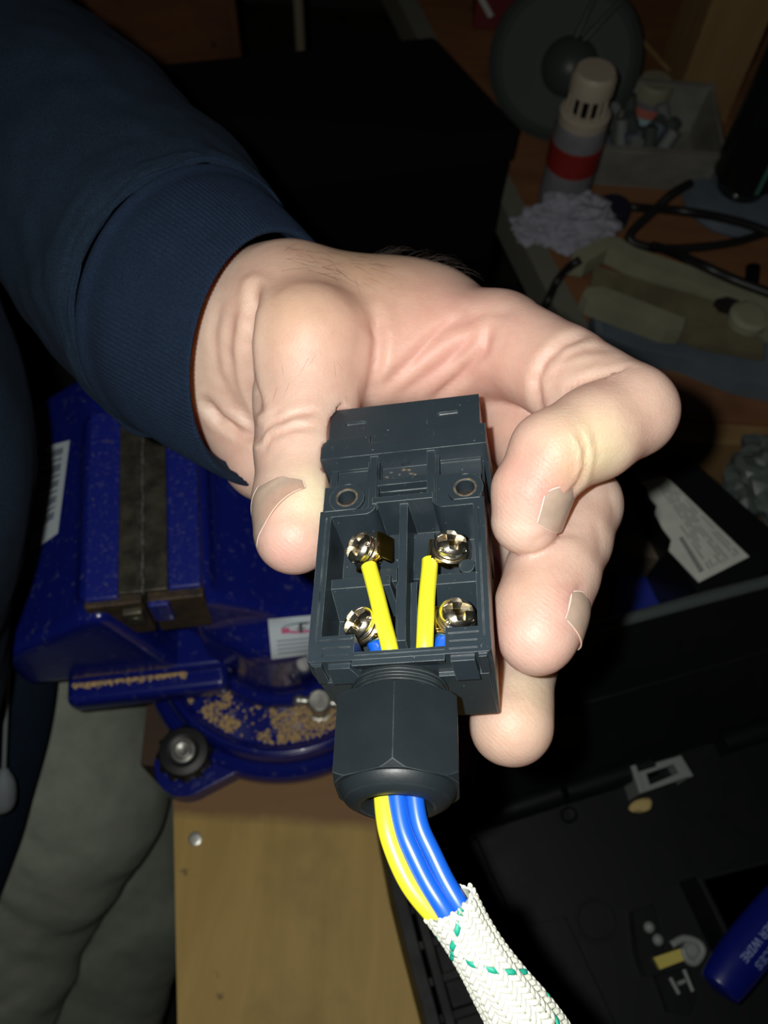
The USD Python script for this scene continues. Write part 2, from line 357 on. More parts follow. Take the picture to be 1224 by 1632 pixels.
# ------------------------------------------------------------------ the connector held in the hand (local axes: u right, v towards its head, w out of its open face; mm)
CR = np.array([[0.98094812, 0.02984701, -0.19196341], [0.09335881, 0.79412331, 0.60054334], [0.17036704, -0.60702333, 0.77620729]])
CO = np.array([2.97655984, -32.3569875, -196.00894])
def lc(v): return np.asarray(v, float) @ CR.T + CO          # local -> camera mm
def lw(v): return cw(lc(v))
def unl(v): return (np.asarray(v, float) - CO) @ CR          # camera mm -> local
def quad_hull(a, b):
    return hullp([(u, v, a[4]) for u in a[:2] for v in a[2:4]] + [(u, v, b[4]) for u in b[:2] for v in b[2:4]])
def build_housing():
    bosses = [(-14.3, 47.2, 2.35), (16.4, 46.8, 2.35)]
    s = [quad_hull((-21, 21, 0, 43.2, -.01), (-21, 21, 0, 43.2, -6)), quad_hull((-21, 21, 0, 60, -5.9), (-18.6, 20, 0.5, 66, -33)),
         quad_hull((-20.2, 20.6, 38, 60.5, -4.2), (-20.2, 20.6, 38, 66, -30))]
    s.append(quad_hull((-22.3, 22.3, 60.6, 66.1, .5), (-22.3, 22.3, 58, 70, -22)))            # raised bar
    s.append(quad_hull((-20.9, 20.9, 62, 80, -1.0), (-20.5, 20.5, 62, 79, -20)))                # head
    s += [box(-22.3, -8.8, 64, 67.6, -3, .5), box(8.4, 22.3, 64, 67.6, -3, .5)]
    for u, v, r in bosses:
        sx = -1 if u < 0 else 1
        s.append(rod((u, v, -20), (u, v, -.15), 4.6, n=40))
        s.append(box(min(u, sx * 20.4), max(u, sx * 20.4), 41, 51.2, -20, -.2)); s.append(box(min(u, sx * 6.4), max(u, sx * 6.4), 42, 60, -20, -1.6))
        s.append(box(sx * 7.6 - 1.0, sx * 7.6 + 1.0, 43, 61, -20, -.3))
    s.append(box(-7.5, 8, 44.4, 46.4, -20, -.2))                                                # top wall of the chamber between the bosses
    s.append(box(-7.5, 8, 51.2, 53.2, -20, -1.4))
    body = uni(s)
    # hollow chamber with rounded boss corners
    ch = box(-18, 18.2, 6.6, 41.2, -15, 3)
    mid = box(-6.4, 8.0, 20, 44.6, -15, 3)
    low = box(-10.1, 10.8, 1.9, 12, -15, 3)
    fl = box(-9.6, -6.3, 41.1, 44.3, -15, 3) - rod((-9.6, 44.4, -20), (-9.6, 44.4, 4), 3.25, n=48)
    fr = box(7.9, 11.2, 41.1, 44.3, -15, 3) - rod((11.2, 44.4, -20), (11.2, 44.4, 4), 3.25, n=48)
    cut = uni(ch, mid, low, fl, fr)
    body = body - cut
    body = body - box(-6.2, 6.6, 46.5, 51, -9, 3) - box(-6.2, 6.6, 53.4, 60.2, -5.4, 3)          # slot with its cross bar
    body = body - box(-18.4, -9.4, 52.6, 60, -5.2, 3) - box(9.6, 20.4, 53.0, 60, -5.2, 3)
    for u, v, r in bosses: body = body - rod((u, v, -9), (u, v, 3), r, n=36)
    for u in (-13.4, 12.4): body = body - rbox(u - 3.0, u + 3.0, 73.1, 74.6, -1.8, 0, .6)         # two short slits in the head
    body = body - rbox(-8.9, 8.5, 64.7, 69.0, -.985, 6, .6)                                      # step cut into the bar
    # inside: centre rib, cross walls, pegs
    rib = uni(quad_hull((-.6, 1.5, 5, 44.8, -1.6), (-.9, 1.8, 2, 44.8, -15.5)), box(-2.0, 3.2, 2, 24, -15.5, -7))
    shelf = uni(quad_hull((-18.2, -3.2, 22.6, 25.4, -5), (-18.2, -2, 19, 26, -15.5)), quad_hull((4.2, 18.4, 21.6, 24.4, -5), (3, 18.4, 18.5, 25, -15.5)),
                box(-6.8, -.5, 27, 41, -15.5, -10.2), box(1.4, 7, 27, 41, -15.5, -10.2), box(-6.2, -1.8, 24.5, 28.4, -15.5, -6.5), box(3, 7.5, 24.5, 28, -15.5, -6.5))
    shelf = uni(shelf, rod((15.6, 26.4, -15), (15.6, 26.4, -5.2), 1.9, n=24))
    body = uni(body, rib, shelf)
    # fine groove round the rim, engraved lines of the corner blocks
    def groove(x0, x1, y0, y1, d=.35): return box(x0, x1, y0, y1, -d, 1)
    gs = [groove(-19.35, -19.05, 5, 41), groove(19.35, 19.65, 4, 40), groove(-18.4, -10.6, 5.3, 5.6), groove(11.4, 18.4, 4.9, 5.2), groove(11.6, 18.0, 2.9, 3.2),
          groove(-17.4, -11, 3.2, 3.5), groove(-17.6, -17.3, 1.2, 3.4), groove(-16.6, -11.4, 1.2, 1.5), groove(11.6, 18, 1.0, 1.3), groove(-9.9, 10.6, .9, 1.15),
          groove(-20, -9, 43, 43.3), groove(10, 20, 43, 43.3), groove(-20.2, -8.2, 51.4, 51.7), groove(9, 20.4, 51.0, 51.3)]
    body = body - uni(gs)
    # end face: lip over the gland, dovetails and corner blocks
    lip = quad_hull((-10.4, 10.6, -1.5, 2, -.05), (-10.0, 10.2, -.6, 2, -3.4))
    dl = quad_hull((-16.2, -11.2, -1.4, .5, -1.2), (-16.4, -8.6, -2.2, .5, -7.2)); dr = quad_hull((11.8, 17.2, -1.4, .5, -1.0), (12.2, 17.6, -2.4, .5, -8.5))
    wall = uni(box(-18.2, 19.6, -1.0, 1, -30, -8.6), box(-20.2, -17.6, -.9, 1, -9, -.6), box(18, 20, -.9, 1, -9, -.6))
    body = uni(body, lip, dl, dr, wall)
    edge = hullp([(-22, -2.4, 1), (-17.6, -2.4, 1), (-22, 1.6, 1), (-22, -2.4, -6), (-18.5, -2.4, -6), (-22, .8, -6)])
    edge2 = hullp([(22, -2.4, 1), (18.3, -2.4, 1), (22, 1.8, 1), (22, -2.4, -8), (19, -2.4, -8), (22, .8, -8)])
    sh = hullp([(-22, 44, 1), (-20.4, 44, 1), (-22, 41.4, 1), (-22, 44, -9), (-20.4, 44, -9), (-22, 41.4, -9)])
    return body - edge - edge2 - sh
housing = build_housing()
conn = thing('electrical_connector', 'open black plastic connector housing with brass screw terminals, held between thumb and fingers', 'connector', lw([0, -12, -13]))
obj('housing', housing, 'housing_plastic', conn, smooth=25, to=lw)
for u, v in ((-14.3, 47.2), (16.4, 46.8)):
    obj('mounting_hole', rod((u, v, -9), (u, v, -4), 2.6, n=32), 'hole_dark', conn, to=lw)
    obj('hole_collar', lathe([(2.36, -1.5), (3.0, -1.5), (3.0, .1), (2.7, .18), (2.36, .02)], 40).translate([u, v, -.1]), 'hole_rim', conn, to=lw)
# chipped moulding remains above the slot
chips = [MF.sphere(r, 8).scale([1.3, 1, .6]).translate([a, b, -5.3]) for a, b, r in [(-5, 57.2, .55), (-3.9, 58.6, .4), (-3.4, 56.4, .35), (-.5, 59.2, .6), (.9, 58.9, .5), (1.6, 57.6, .55), (2.6, 57.1, .4), (-1.6, 57.6, .35), (.1, 55.7, .3), (4.4, 50.6, .3)]]
obj('moulding_chip', uni(chips), 'hole_rim', conn, to=lw, kind='stuff')
# cable gland
GU, GW = -1.7, -12.5
def gz(prof, n=64): return lathe([(r, -v) for r, v in prof], n).transform(np.array([[1, 0, 0, GU], [0, 0, -1, 0], [0, 1, 0, GW]], float))
def gl(prof, n=64):
    """revolved about the gland's axis; profile (r, v) with v measured along the local v axis"""
    m = CSn([np.array([(r, v) for r, v in prof], float)], m3.FillRule.EvenOdd).revolve(n)
    return m.transform(np.array([[1, 0, 0, GU], [0, 0, 1, 0], [0, -1, 0, GW]], float))
def ring_prof(p): return p
threads = []
for i in range(4):
    v = -1.2 - i * 1.6
    threads += [(10.6, v), (11.3, v - .5), (11.3, v - .8), (10.6, v - 1.3)]
obj('gland_thread', gl([(6, 0), (10.6, 0)][::1] + threads + [(10.6, -9), (6, -9)]), 'gland_plastic', conn, smooth=30, to=lw)
al = math.radians(6.3); RH = 15.4
hexa = CSn([np.array([(RH * math.sin(al + k * math.pi / 3), RH * math.cos(al + k * math.pi / 3)) for k in range(6)])], m3.FillRule.NonZero)
hexs = hexa.extrude(19.5).transform(np.array([[1, 0, 0, GU], [0, 0, 1, -25.8], [0, 1, 0, GW]], float))
cone = gl([(0, -5.5), (13.6, -5.5), (16.2, -8.0), (16.2, -23.6), (12.9, -27), (0, -27)], 96)
nut = (hexs ^ cone) - gl([(0, 0), (5.6, 0), (5.6, -30), (0, -30)])
nut = nut - rod((-6.3, -15.0, .6), (-6.6, -18.2, .9), .5)
obj('gland_nut', nut, 'gland_plastic', conn, smooth=25, to=lw)
obj('gland_dome', gl([(5.7, -24), (12.8, -24.2), (13.1, -25.2), (12.6, -26.6), (11.4, -28.2), (9.6, -29.2), (8.2, -29.4), (7.4, -28.9), (6.6, -28.0), (5.7, -27)]), 'gland_plastic', conn, smooth=50, to=lw)
obj('gland_seal', gl([(4.6, -20), (7.2, -20), (7.2, -27.2), (5.2, -27.0), (4.6, -26)]), 'hole_dark', conn, smooth=40, to=lw)
# screw terminals: plate, clamp washers, recessed star-and-cross screw
def screw_head():
    prof = [(0, 0), (4.2, 0), (4.35, .5), (4.25, 1.1), (3.7, 2.0), (2.7, 2.6), (1.4, 2.9), (0, 3.0)]
    h = lathe(prof, 48)
    cr = []
    for k in range(4):
        a = k * 90
        cr.append(hullp([(0, -1.0, .9), (0, 1.0, .9), (2.9, -.8, 1.3), (2.9, .8, 1.3), (4.6, -1.1, 3.4), (4.6, 1.1, 3.4), (0, -1.5, 3.4), (0, 1.5, 3.4)]).rotate([0, 0, a]))
    cr.append(rod((0, 0, .7), (0, 0, 3.4), .8, 1.7, 20))
    h = h - uni(cr)
    for k in range(4):
        h = h - MF.sphere(.75, 12).translate([4.4 * math.cos(math.radians(45 + 90 * k)), 4.4 * math.sin(math.radians(45 + 90 * k)), 1.4])
    return h
HEAD = screw_head()
def washer(r0, r1, t, z, wav=0.0): return (lathe([(r0, z), (r1 - .15, z), (r1, z + .15), (r1, z + t - .15), (r1 - .15, z + t), (r0, z + t)], 40) - (box(r0 - .3, r1 + 1, -.25, .25, z - 1, z + t + 1) if wav else MF()))
SCREWS = [((-11.4, 33.6, -3.2), (-.62, -.02, .78), 25, True), ((12.3, 32.2, -3.0), (.30, .22, .93), 5, True), ((-10.9, 12.6, -4.6), (-.52, .05, .85), 35, False), ((13.2, 13.4, -4.6), (.30, .18, .94), 10, False)]
names = ['upper left', 'upper right', 'lower left', 'lower right']
for (c, d, rot, up), nm in zip(SCREWS, names):
    d = np.array(d) / np.linalg.norm(d); base = np.array(c) - d * 1.2
    to = lambda g: place(g.rotate([0, 0, rot]), base, d, [0, 1, 0])
    s = obj('terminal_screw', to(HEAD), 'nickel', conn, smooth=35, to=lw, label=f'shiny {nm} cross-head terminal screw')
    obj('split_washer', to(washer(2.0, 4.0, .9, -1.0, 1)), 'nickel', s, smooth=30, to=lw)
    obj('flat_washer', to(washer(2.0, 4.9, .7, -1.9)), 'nickel', s, smooth=30, to=lw)
    obj('shank', to(MF.cylinder(7, 1.9, 1.9, 24).translate([0, 0, -6])), 'brass', s, smooth=30, to=lw)
    inw = 1 if c[0] < 0 else -1
    plate = uni(rbox(-4.6, 4.6, -4.0, 4.0, -3.2, -2.0, .3, 8), rbox(-4.9 if inw < 0 else 3.6, -3.6 if inw < 0 else 4.9, -3.6, 3.6, -6.5, -1.4, .3, 8), rbox(-1.6, 1.6, 3.2, 4.6, -5.5, -1.2, .3, 8))
    obj('terminal_plate', place(plate, base, d, [0, 1, 0]), 'brass', conn, smooth=30, to=lw)
    obj('copper_conductor', (lathe([(2.2, -2.9), (3.9, -2.9), (4.0, -2.4), (3.9, -1.9), (2.2, -1.9)], 32)).transform(np.column_stack([*frame(d, [0, 1, 0]), base])), 'copper', conn, smooth=40, to=lw)

# ------------------------------------------------------------------ wires and braided sleeve
def cpath(rows, n=140): return spline([C(*r) for r in rows], n)
def loc_rows(rows): return [lc(r) for r in rows]
WR = 2.05
OUT = {'a': [(613, 1306, 186.5), (626, 1352, 184), (650, 1408, 181.5), (684, 1450, 180), (722, 1492, 180), (764, 1550, 180.5), (808, 1620, 182), (858, 1690, 184)],
       'b': [(637, 1308, 186), (656, 1356, 183), (681, 1408, 180.8), (706, 1446, 179), (730, 1486, 178.5), (768, 1545, 178.5), (812, 1615, 180), (862, 1685, 182)],
       'c': [(664, 1306, 187), (685, 1352, 184.5), (708, 1402, 182), (732, 1442, 180), (756, 1482, 179.2), (788, 1542, 178.8), (830, 1610, 180), (880, 1680, 182)],
       'd': [(650, 1308, 192), (668, 1356, 189), (690, 1408, 187), (714, 1447, 185), (740, 1488, 184), (778, 1548, 183), (820, 1618, 184), (870, 1688, 186)]}
def wire(name, m, inner, key, label, group, wid):
    rows = loc_rows(inner) + [C(*r) for r in OUT[key]]
    from scipy.ndimage import gaussian_filter1d
    p = gaussian_filter1d(spline(rows, 260), 7, axis=0, mode='nearest')
    obj(name, tube(p, WR, 20), m, None, smooth=True, to=cw, label=label, cat='wire', group=group)
wire('yellow_wire', 'yellow_wire', [(-8.9, 29.2, -5.2), (-8.0, 26, -5.2), (-6.3, 19.5, -5.0), (-4.3, 11, -4.9), (-2.6, 4.5, -5.2), (-2.9, 0, -8), (-4.5, -8, -12), (-5.4, -20, -12.6)], 'a', 'yellow wire fixed to the upper left screw, leaving the gland on the left', None, 0)
wire('yellow_wire', 'yellow_wire', [(6.6, 29.5, -5.4), (6.5, 26, -5.2), (6.0, 19.5, -4.8), (5.6, 11, -4.6), (5.4, 4.5, -5.0), (4.2, 0, -9), (1.5, -8, -15.5), (.5, -20, -15.4)], 'd', 'yellow wire fixed to the upper right screw inside the black connector', None, 0)
wire('blue_wire', 'blue_wire', [(-7.6, 10.2, -9.5), (-6.3, 6.5, -9.4), (-5.6, 3.0, -10), (-4.2, -3, -11.5), (-2.6, -10, -11.2), (-2.2, -20, -10.6)], 'b', 'middle blue wire between yellow and blue below the gland, from the lower left screw', None, 0)
wire('blue_wire', 'blue_wire', [(9.4, 9.6, -9.5), (8.4, 6.0, -9.6), (7.4, 2.0, -10.5), (4.5, -4, -11.5), (1.8, -12, -11.6), (1.6, -20, -11.8)], 'c', 'rightmost blue wire below the gland, from the lower right screw', None, 0)

BR = [(716, 1440, 180, 5.55), (722, 1450, 180, 5.35), (742, 1483, 180.3, 5.0), (768, 1525, 180.5, 5.1), (800, 1575, 181, 5.9), (828, 1616, 181.5, 6.7), (858, 1660, 183, 7.1), (910, 1735, 188, 7.1), (990, 1830, 197, 7.0), (1090, 1930, 210, 7.0)]
bp = spline([np.r_[C(*r[:3]), r[3]] for r in BR], 420)
bpath, brad = bp[:, :3], bp[:, 3]
bX, bY, bT = frames(bpath)
braid = thing('braided_sleeve', 'white braided fibreglass sleeve with green tracer threads around the wires', 'cable sleeve', cw(bpath[60]))
obj('sleeve_lining', tube(bpath[3:], brad[3:] - .75, 32, cap=False), 'braid_core', braid, smooth=True, to=cw)
arc = np.r_[0, np.cumsum(np.linalg.norm(np.diff(bpath, axis=0), axis=1))]
def strand(k, sign, n=22, hw=.60, hh=.34):
    """one carrier: a flat yarn winding round the sleeve, passing over and under those wound the other way"""
    turn = sign * arc / 34.0 * 2 * np.pi + 2 * np.pi * (k + (.0 if sign > 0 else .5)) / n
    # crossings with the opposite carriers happen n times per half relative turn
    rel = 2 * arc / 34.0 * n / 2 * np.pi + np.pi * k
    rr = brad + .36 * np.cos(rel) * 1.0
    c, s = np.cos(turn)[:, None], np.sin(turn)[:, None]
    rad = c * bX + s * bY
    p = bpath + rr[:, None] * rad
    t = np.gradient(p, axis=0); t /= np.linalg.norm(t, axis=1, keepdims=True)
    side = np.cross(t, rad); side /= np.linalg.norm(side, axis=1, keepdims=True)
    a = np.linspace(0, 2 * np.pi, 8, endpoint=False)
    v = p[:, None] + hw * np.cos(a)[None, :, None] * side[:, None] + hh * np.sin(a)[None, :, None] * rad[:, None]
    return v.reshape(-1, 3), tri(grid_faces(len(p), 8))
white, green = [], []
for k in range(22):
    for sg in (1, -1):
        (green if (k, sg) in ((4, 1), (13, -1)) else white).append(strand(k, sg))
obj('yarn', join(*white), 'braid_white', braid, smooth=True, to=cw, kind='stuff', label='woven white yarns')
for g in green: obj('tracer_yarn', g, 'braid_green', braid, smooth=True, to=cw, label='green tracer yarn')
# ------------------------------------------------------------------ the hand (camera mm), one continuous skin
def J(px, py, d, r): return (C(px, py, d), r)
def ell(p, c, r):
    q = (p - c) / np.asarray(r, float); k = np.linalg.norm(q, axis=1); return (k - 1) * min(r)
TH = [J(455, 505, 278, 22), J(491, 545, 258, 17.0), J(488, 645, 257, 14.7), J(481, 715, 251, 12.8), J(474, 800, 244, 11.9), J(468, 853, 239, 10.75)]
IX = [J(795, 543, 266, 14.6), J(895, 595, 250, 13.6), J(1006, 655, 232, 12.0), J(948, 690, 226, 12.0), J(883, 724, 221, 11.0), J(847, 784, 221, 9.6), J(838, 830, 222, 8.7)]
MD = [J(785, 630, 292, 13.5), J(923, 805, 249, 11), J(903, 860, 240, 11.2), J(880, 915, 230, 11.3), J(861, 975, 222, 10.8), J(855, 1014, 218, 9.8)]
RG = [J(755, 700, 305, 13), J(860, 900, 275, 10.8), J(828, 1060, 246, 10.0), J(815, 1154, 231, 11.1)]
PK = [J(720, 750, 322, 11), J(780, 900, 308, 9), J(770, 990, 292, 8.2)]
def hand_sdf(p):
    wr = cap(p, C(395, 548, 294), C(470, 535, 282), 31.5, 27.5)
    palm = smin(wr, cap(p, C(470, 535, 282), C(795, 552, 268), 26, 13.8), 10)
    palm = smin(palm, ell(p, C(625, 520, 282), (34, 22, 20)), 8)
    palm = smin(palm, cap(p, C(470, 560, 292), C(785, 630, 294), 22, 13), 10)
    palm = smin(palm, cap(p, C(470, 600, 300), C(755, 700, 308), 22, 13), 10)
    palm = smin(palm, cap(p, C(470, 640, 308), C(720, 750, 324), 20, 11), 10)
    palm = smin(palm, cap(p, C(520, 570, 264), C(770, 590, 276), 13, 10), 9)       # web
    palm = smin(palm, cap(p, C(395, 640, 296), C(430, 722, 290), 20, 16.5), 8)       # heel of the palm
    th = chain(p, TH, 4)
    th = smin(th, ell(p, TH[4][0] + np.array([2.0, -3, 3.0]), (9.6, 13, 9.5)), 3)
    d = smin(palm, th, 5.0)
    ix = chain(p, IX, 2.0)
    d = smin(d, ix, np.where(p[:, 0] > C(860, 0, 250)[0], .8, 6.0))
    md = chain(p, MD, 5)
    rg = chain(p, RG, 3.0)
    pk = chain(p, PK, 3.0)
    rest = np.minimum(np.minimum(md, rg), pk)
    far = p[:, 2] < -262
    d = smin(d, rest, np.where(far, 5.0, .6))
    # pressed flat where the connector is held
    q = unl(p)
    b = np.abs(q - np.array([0.0, 30, -10])) - np.array([21.05, 31.5, 24.0])
    hb = np.abs(q - np.array([0.0, 68, -11.5])) - np.array([20.95, 12.1, 13.2])
    bd = lambda w: np.linalg.norm(np.maximum(w, 0), axis=1) + np.minimum(w.max(axis=1), 0)
    kb = np.abs(q - np.array([0.0, 62.5, -11])) - np.array([22.35, 4.2, 11.6])
    return smax(d, -np.minimum(np.minimum(bd(b), bd(hb)), bd(kb)) + .05, .5)
hv, hf = sdf_mesh(hand_sdf, (-78, -88, -345), (92, 96, -200), 1.1)
hn = gradient(hand_sdf, hv)
hp = pix(hv)
fac = np.einsum('ij,ij->i', hn, -hv / np.linalg.norm(hv, axis=1, keepdims=True)); facing = fac > -.05; fw = np.clip(fac * 2.2 + .1, 0, 1)
depth = -hv[:, 2]
def along(poly, px):
    p = np.asarray(poly, float); best = np.full(len(px), 1e9); s = np.zeros(len(px)); L = 0
    seg = np.linalg.norm(np.diff(p, axis=0), axis=1); tot = seg.sum()
    for a, b, l in zip(p[:-1], p[1:], seg):
        t = np.clip(((px - a) @ (b - a)) / (l * l), 0, 1); dd = np.linalg.norm(px - a - t[:, None] * (b - a), axis=1)
        m = dd < best; best = np.where(m, dd, best); s = np.where(m, (L + t * l) / tot, s); L += l
    return best, s
# skin folds: (line over the surface, half width in px, depth in mm, nearest and farthest depth it lies at)
FOLDS = [
    ([(408, 462), (396, 500), (390, 550), (393, 590), (402, 625), (412, 652)], 8, 3.6, 225, 300), ([(386, 470), (372, 510), (366, 560), (374, 610), (392, 655), (412, 690)], 9, 1.0, 225, 300),
    ([(352, 480), (340, 530), (346, 590), (372, 645), (408, 684)], 8, .7, 235, 320), ([(326, 640), (350, 668), (385, 690), (410, 700)], 7, 2.0, 240, 320),
    ([(414, 702), (432, 675), (470, 660), (502, 655)], 5, .75, 215, 262), ([(414, 722), (434, 695), (470, 682), (502, 682)], 5, .55, 215, 262), ([(412, 690), (425, 668), (450, 652)], 4, .4, 215, 262),
    ([(588, 640), (600, 580), (604, 540), (596, 505)], 9, 1.6, 245, 290), ([(600, 628), (650, 580), (700, 528), (740, 500)], 9, .9, 245, 300), ([(690, 640), (735, 600), (772, 556), (782, 520)], 8, 1.2, 245, 300),
    ([(640, 628), (700, 585), (760, 535)], 8, .6, 245, 300), ([(730, 520), (770, 500), (812, 498)], 9, .5, 245, 300),
    ([(940, 530), (898, 545), (868, 572), (853, 606), (858, 645), (866, 668)], 7, 1.3, 235, 290), ([(1004, 588), (950, 600), (905, 616)], 5, .8, 225, 262),
    ([(880, 575), (930, 555), (975, 556)], 8, .4, 225, 280), ([(860, 610), (900, 585), (950, 575)], 6, .3, 225, 280),
    ([(922, 690), (934, 715), (934, 745), (922, 772), (906, 792)], 5, .8, 200, 240), ([(946, 690), (952, 725), (944, 765)], 6, .35, 200, 240), ([(905, 700), (916, 735), (908, 775)], 5, .3, 200, 240),
    ([(845, 868), (880, 850), (925, 850)], 6, .3, 210, 250), ([(948, 830), (957, 860), (955, 890)], 6, .2, 210, 260), ([(968, 780), (978, 812), (976, 842)], 6, .2, 225, 270),
    ([(930, 930), (915, 955), (905, 962)], 6, .4, 205, 240)]
disp = np.zeros(len(hv))
for poly, w, dp, d0, d1 in FOLDS:
    dd, s = along(poly, hp)
    m = facing & (depth > d0) & (depth < d1)
    disp -= np.where(m, dp * np.exp(-(dd / w) ** 2) * np.clip(np.minimum(s, 1 - s) * 6 + .25, 0, 1), 0)
    disp += np.where(m, .22 * dp * np.exp(-((dd - 2.2 * w) / (1.2 * w)) ** 2), 0)
disp *= fw
disp += .25 * (meshkit.fbm(hv / 7.0, 3, 4) - .5) + .5 * (meshkit.fbm(hv / 22.0, 2, 9) - .5)
hv2 = hv + hn * disp[:, None]
# colour of the skin
tint = np.tile([.665, .44, .345], (len(hv), 1))
def blot(c, r, col, k):
    global tint
    w = k * np.exp(-(np.linalg.norm(hv - np.asarray(c), axis=1) / r) ** 2)[:, None]; tint = tint * (1 - w) + np.asarray(col) * w
blot(C(455, 890, 222), 12, (.72, .36, .31), .9); blot(C(860, 770, 212), 10, (.64, .28, .235), .9); blot(C(830, 850, 215), 9, (.74, .50, .40), .6)
blot(C(940, 720, 215), 10, (.73, .62, .38), .85); blot(C(905, 755, 212), 5, (.62, .36, .24), .5); blot(C(500, 740, 222), 8, (.70, .55, .36), .7); blot(C(498, 790, 232), 8, (.74, .62, .40), .75)
blot(C(455, 765, 222), 4, (.58, .30, .18), .6); blot(C(850, 1010, 210), 12, (.72, .41, .34), .8); blot(C(900, 955, 215), 5, (.58, .27, .22), .6); blot(C(830, 940, 215), 7, (.62, .40, .29), .5)
blot(C(820, 1180, 222), 12, (.70, .44, .33), .7); blot(C(850, 1100, 228), 9, (.70, .56, .38), .6); blot(C(1050, 690, 228), 10, (.66, .40, .32), .6)
blot(C(700, 560, 258), 26, (.70, .37, .30), .85); blot(C(800, 640, 262), 16, (.69, .38, .30), .6); blot(C(560, 420, 268), 24, (.52, .32, .20), .8); blot(C(470, 480, 240), 16, (.62, .40, .27), .7)
blot(C(350, 560, 280), 14, (.56, .41, .28), .6); blot(C(395, 550, 270), 5, (.50, .42, .27), .5); blot(C(400, 740, 280), 14, (.66, .38, .30), .6)
tint *= (1 + .10 * (meshkit.fbm(hv / 6.0, 4, 21) - .5))[:, None] * np.array([1, 1, 1])
tint[:, 1:] *= (1 + .10 * (meshkit.fbm(hv / 4.0, 3, 31) - .5))[:, None]
person = thing('person', 'person in a navy hooded sweatshirt and grey trousers, left hand holding an open connector', 'person', cw(C(430, 560, 285)))
hand = obj('hand', (hv2, hf), 'skin', person, smooth=True, to=cw, tint=np.clip(tint, 0, 1))
ridge = np.zeros(len(hv))
for c, r in ((C(460, 885, 222), 12), (C(835, 760, 208), 14), (C(832, 850, 212), 10), (C(835, 950, 210), 15), (C(850, 1040, 208), 11), (C(818, 1150, 220), 16)):
    ridge = np.maximum(ridge, np.clip(1.4 * np.exp(-(np.linalg.norm(hv - c, axis=1) / r) ** 2), 0, 1))
UsdGeom.PrimvarsAPI(hand).CreatePrimvar('ridge', Sdf.ValueTypeNames.FloatArray, 'vertex').Set(Vt.FloatArray.FromNumpy(ridge.astype(np.float32)))

# nails: a curved plate laid on the finger, its axes given by pixels on the finger
def on_skin(o, n, start=16.0, fn=None):
    fn = fn or hand_sdf
    p = o + n * start; t = np.zeros(len(p))
    for _ in range(60):
        t += .7 * np.clip(fn(p - n * t[:, None]), -4, 4)
    return p - n * t[:, None]
def nail(o, ax, n, half, t0, t1, bones, label, kk=2.0):
    """a nail wrapped round a finger end: o a point inside the finger, ax towards its tip, n where the nail looks, half its half angle"""
    ax = np.asarray(ax, float) / np.linalg.norm(ax); n = np.asarray(n, float); n = n - (n @ ax) * ax; n /= np.linalg.norm(n); side = np.cross(n, ax)
    fn = lambda q: chain(q, bones, kk) - .25 * (meshkit.fbm(q / 7.0, 3, 4) - .5) - .5 * (meshkit.fbm(q / 22.0, 2, 9) - .5)
    ns, nt = 30, 24
    S, T = np.meshgrid(np.linspace(-1, 1, ns), np.linspace(0, 1, nt), indexing='ij')
    lo = t0 + .18 * (t1 - t0) * S ** 2 + .06 * (t1 - t0) * S ** 6; hi = t1 - .16 * (t1 - t0) * S ** 2
    TT = lo + (hi - lo) * T; A = S * half
    rd = np.cos(A)[..., None] * n + np.sin(A)[..., None] * side
    p = (o + TT[..., None] * ax).reshape(-1, 3); r = rd.reshape(-1, 3); q = np.zeros(len(p))
    for _ in range(40): q += -.8 * fn(p + q[:, None] * r)
    q = q.reshape(ns, nt); m0 = int(nt * .45)
    q = np.where(T > .45, np.maximum(q, q[:, m0:m0 + 1] - .5 * (T - .45) * 4), q)
    qm = q[:, m0:m0 + 1]; q = np.clip(q, qm - 1.5, qm + .5)
    from scipy.ndimage import gaussian_filter
    q = gaussian_filter(q, (2.0, 1.0), mode='nearest')
    q = q + .32 - .30 * np.abs(S) ** 5 - .25 * (1 - T) ** 8
    top = (o + TT[..., None] * ax) + q[..., None] * rd
    v = np.concatenate([top.reshape(-1, 3), (top - .5 * rd).reshape(-1, 3)])
    g = grid_faces(ns, nt, wrap=False); off = ns * nt
    rim = [i * nt for i in range(ns)] + [(ns - 1) * nt + j for j in range(1, nt)] + [i * nt + nt - 1 for i in range(ns - 2, -1, -1)] + [j for j in range(nt - 2, 0, -1)]
    f = [tri(g), tri(g)[:, ::-1] + off, np.array([(a, b, b + off) for a, b in zip(rim, rim[1:] + rim[:1])] + [(a, b + off, a + off) for a, b in zip(rim, rim[1:] + rim[:1])])]
    m = trimesh.Trimesh(v, np.vstack(f), process=False); m.fix_normals()
    g = obj('fingernail', (m.vertices, m.faces), 'nail', person, smooth=50, to=cw, label=label)
    obj('nail_tip', tube(top[1:-1, -1] - .16 * rd[1:-1, -1], .12, 8), 'nail_edge', g, smooth=True, to=cw)
    c = np.vstack([top[0, ::-1], top[:, 0], top[-1]]) - .12 * np.vstack([rd[0, ::-1], rd[:, 0], rd[-1]])
    obj('cuticle', tube(c, .24, 8), 'cuticle', g, smooth=True, to=cw)
nail(C(474, 856, 242), (.34, -.55, .76), (-.72, .52, .45), math.radians(54), -7.6, 4.0, TH[3:], 'thumb nail', 4)
nail(IX[6][0], IX[6][0] - IX[5][0], (.86, -.1, .52), math.radians(50), -11.4, 1.0, IX[4:], 'index finger nail')
nail(MD[5][0], MD[5][0] - MD[4][0], (.92, -.1, .34), math.radians(46), -11.3, .6, MD[3:], 'middle finger nail', 5)
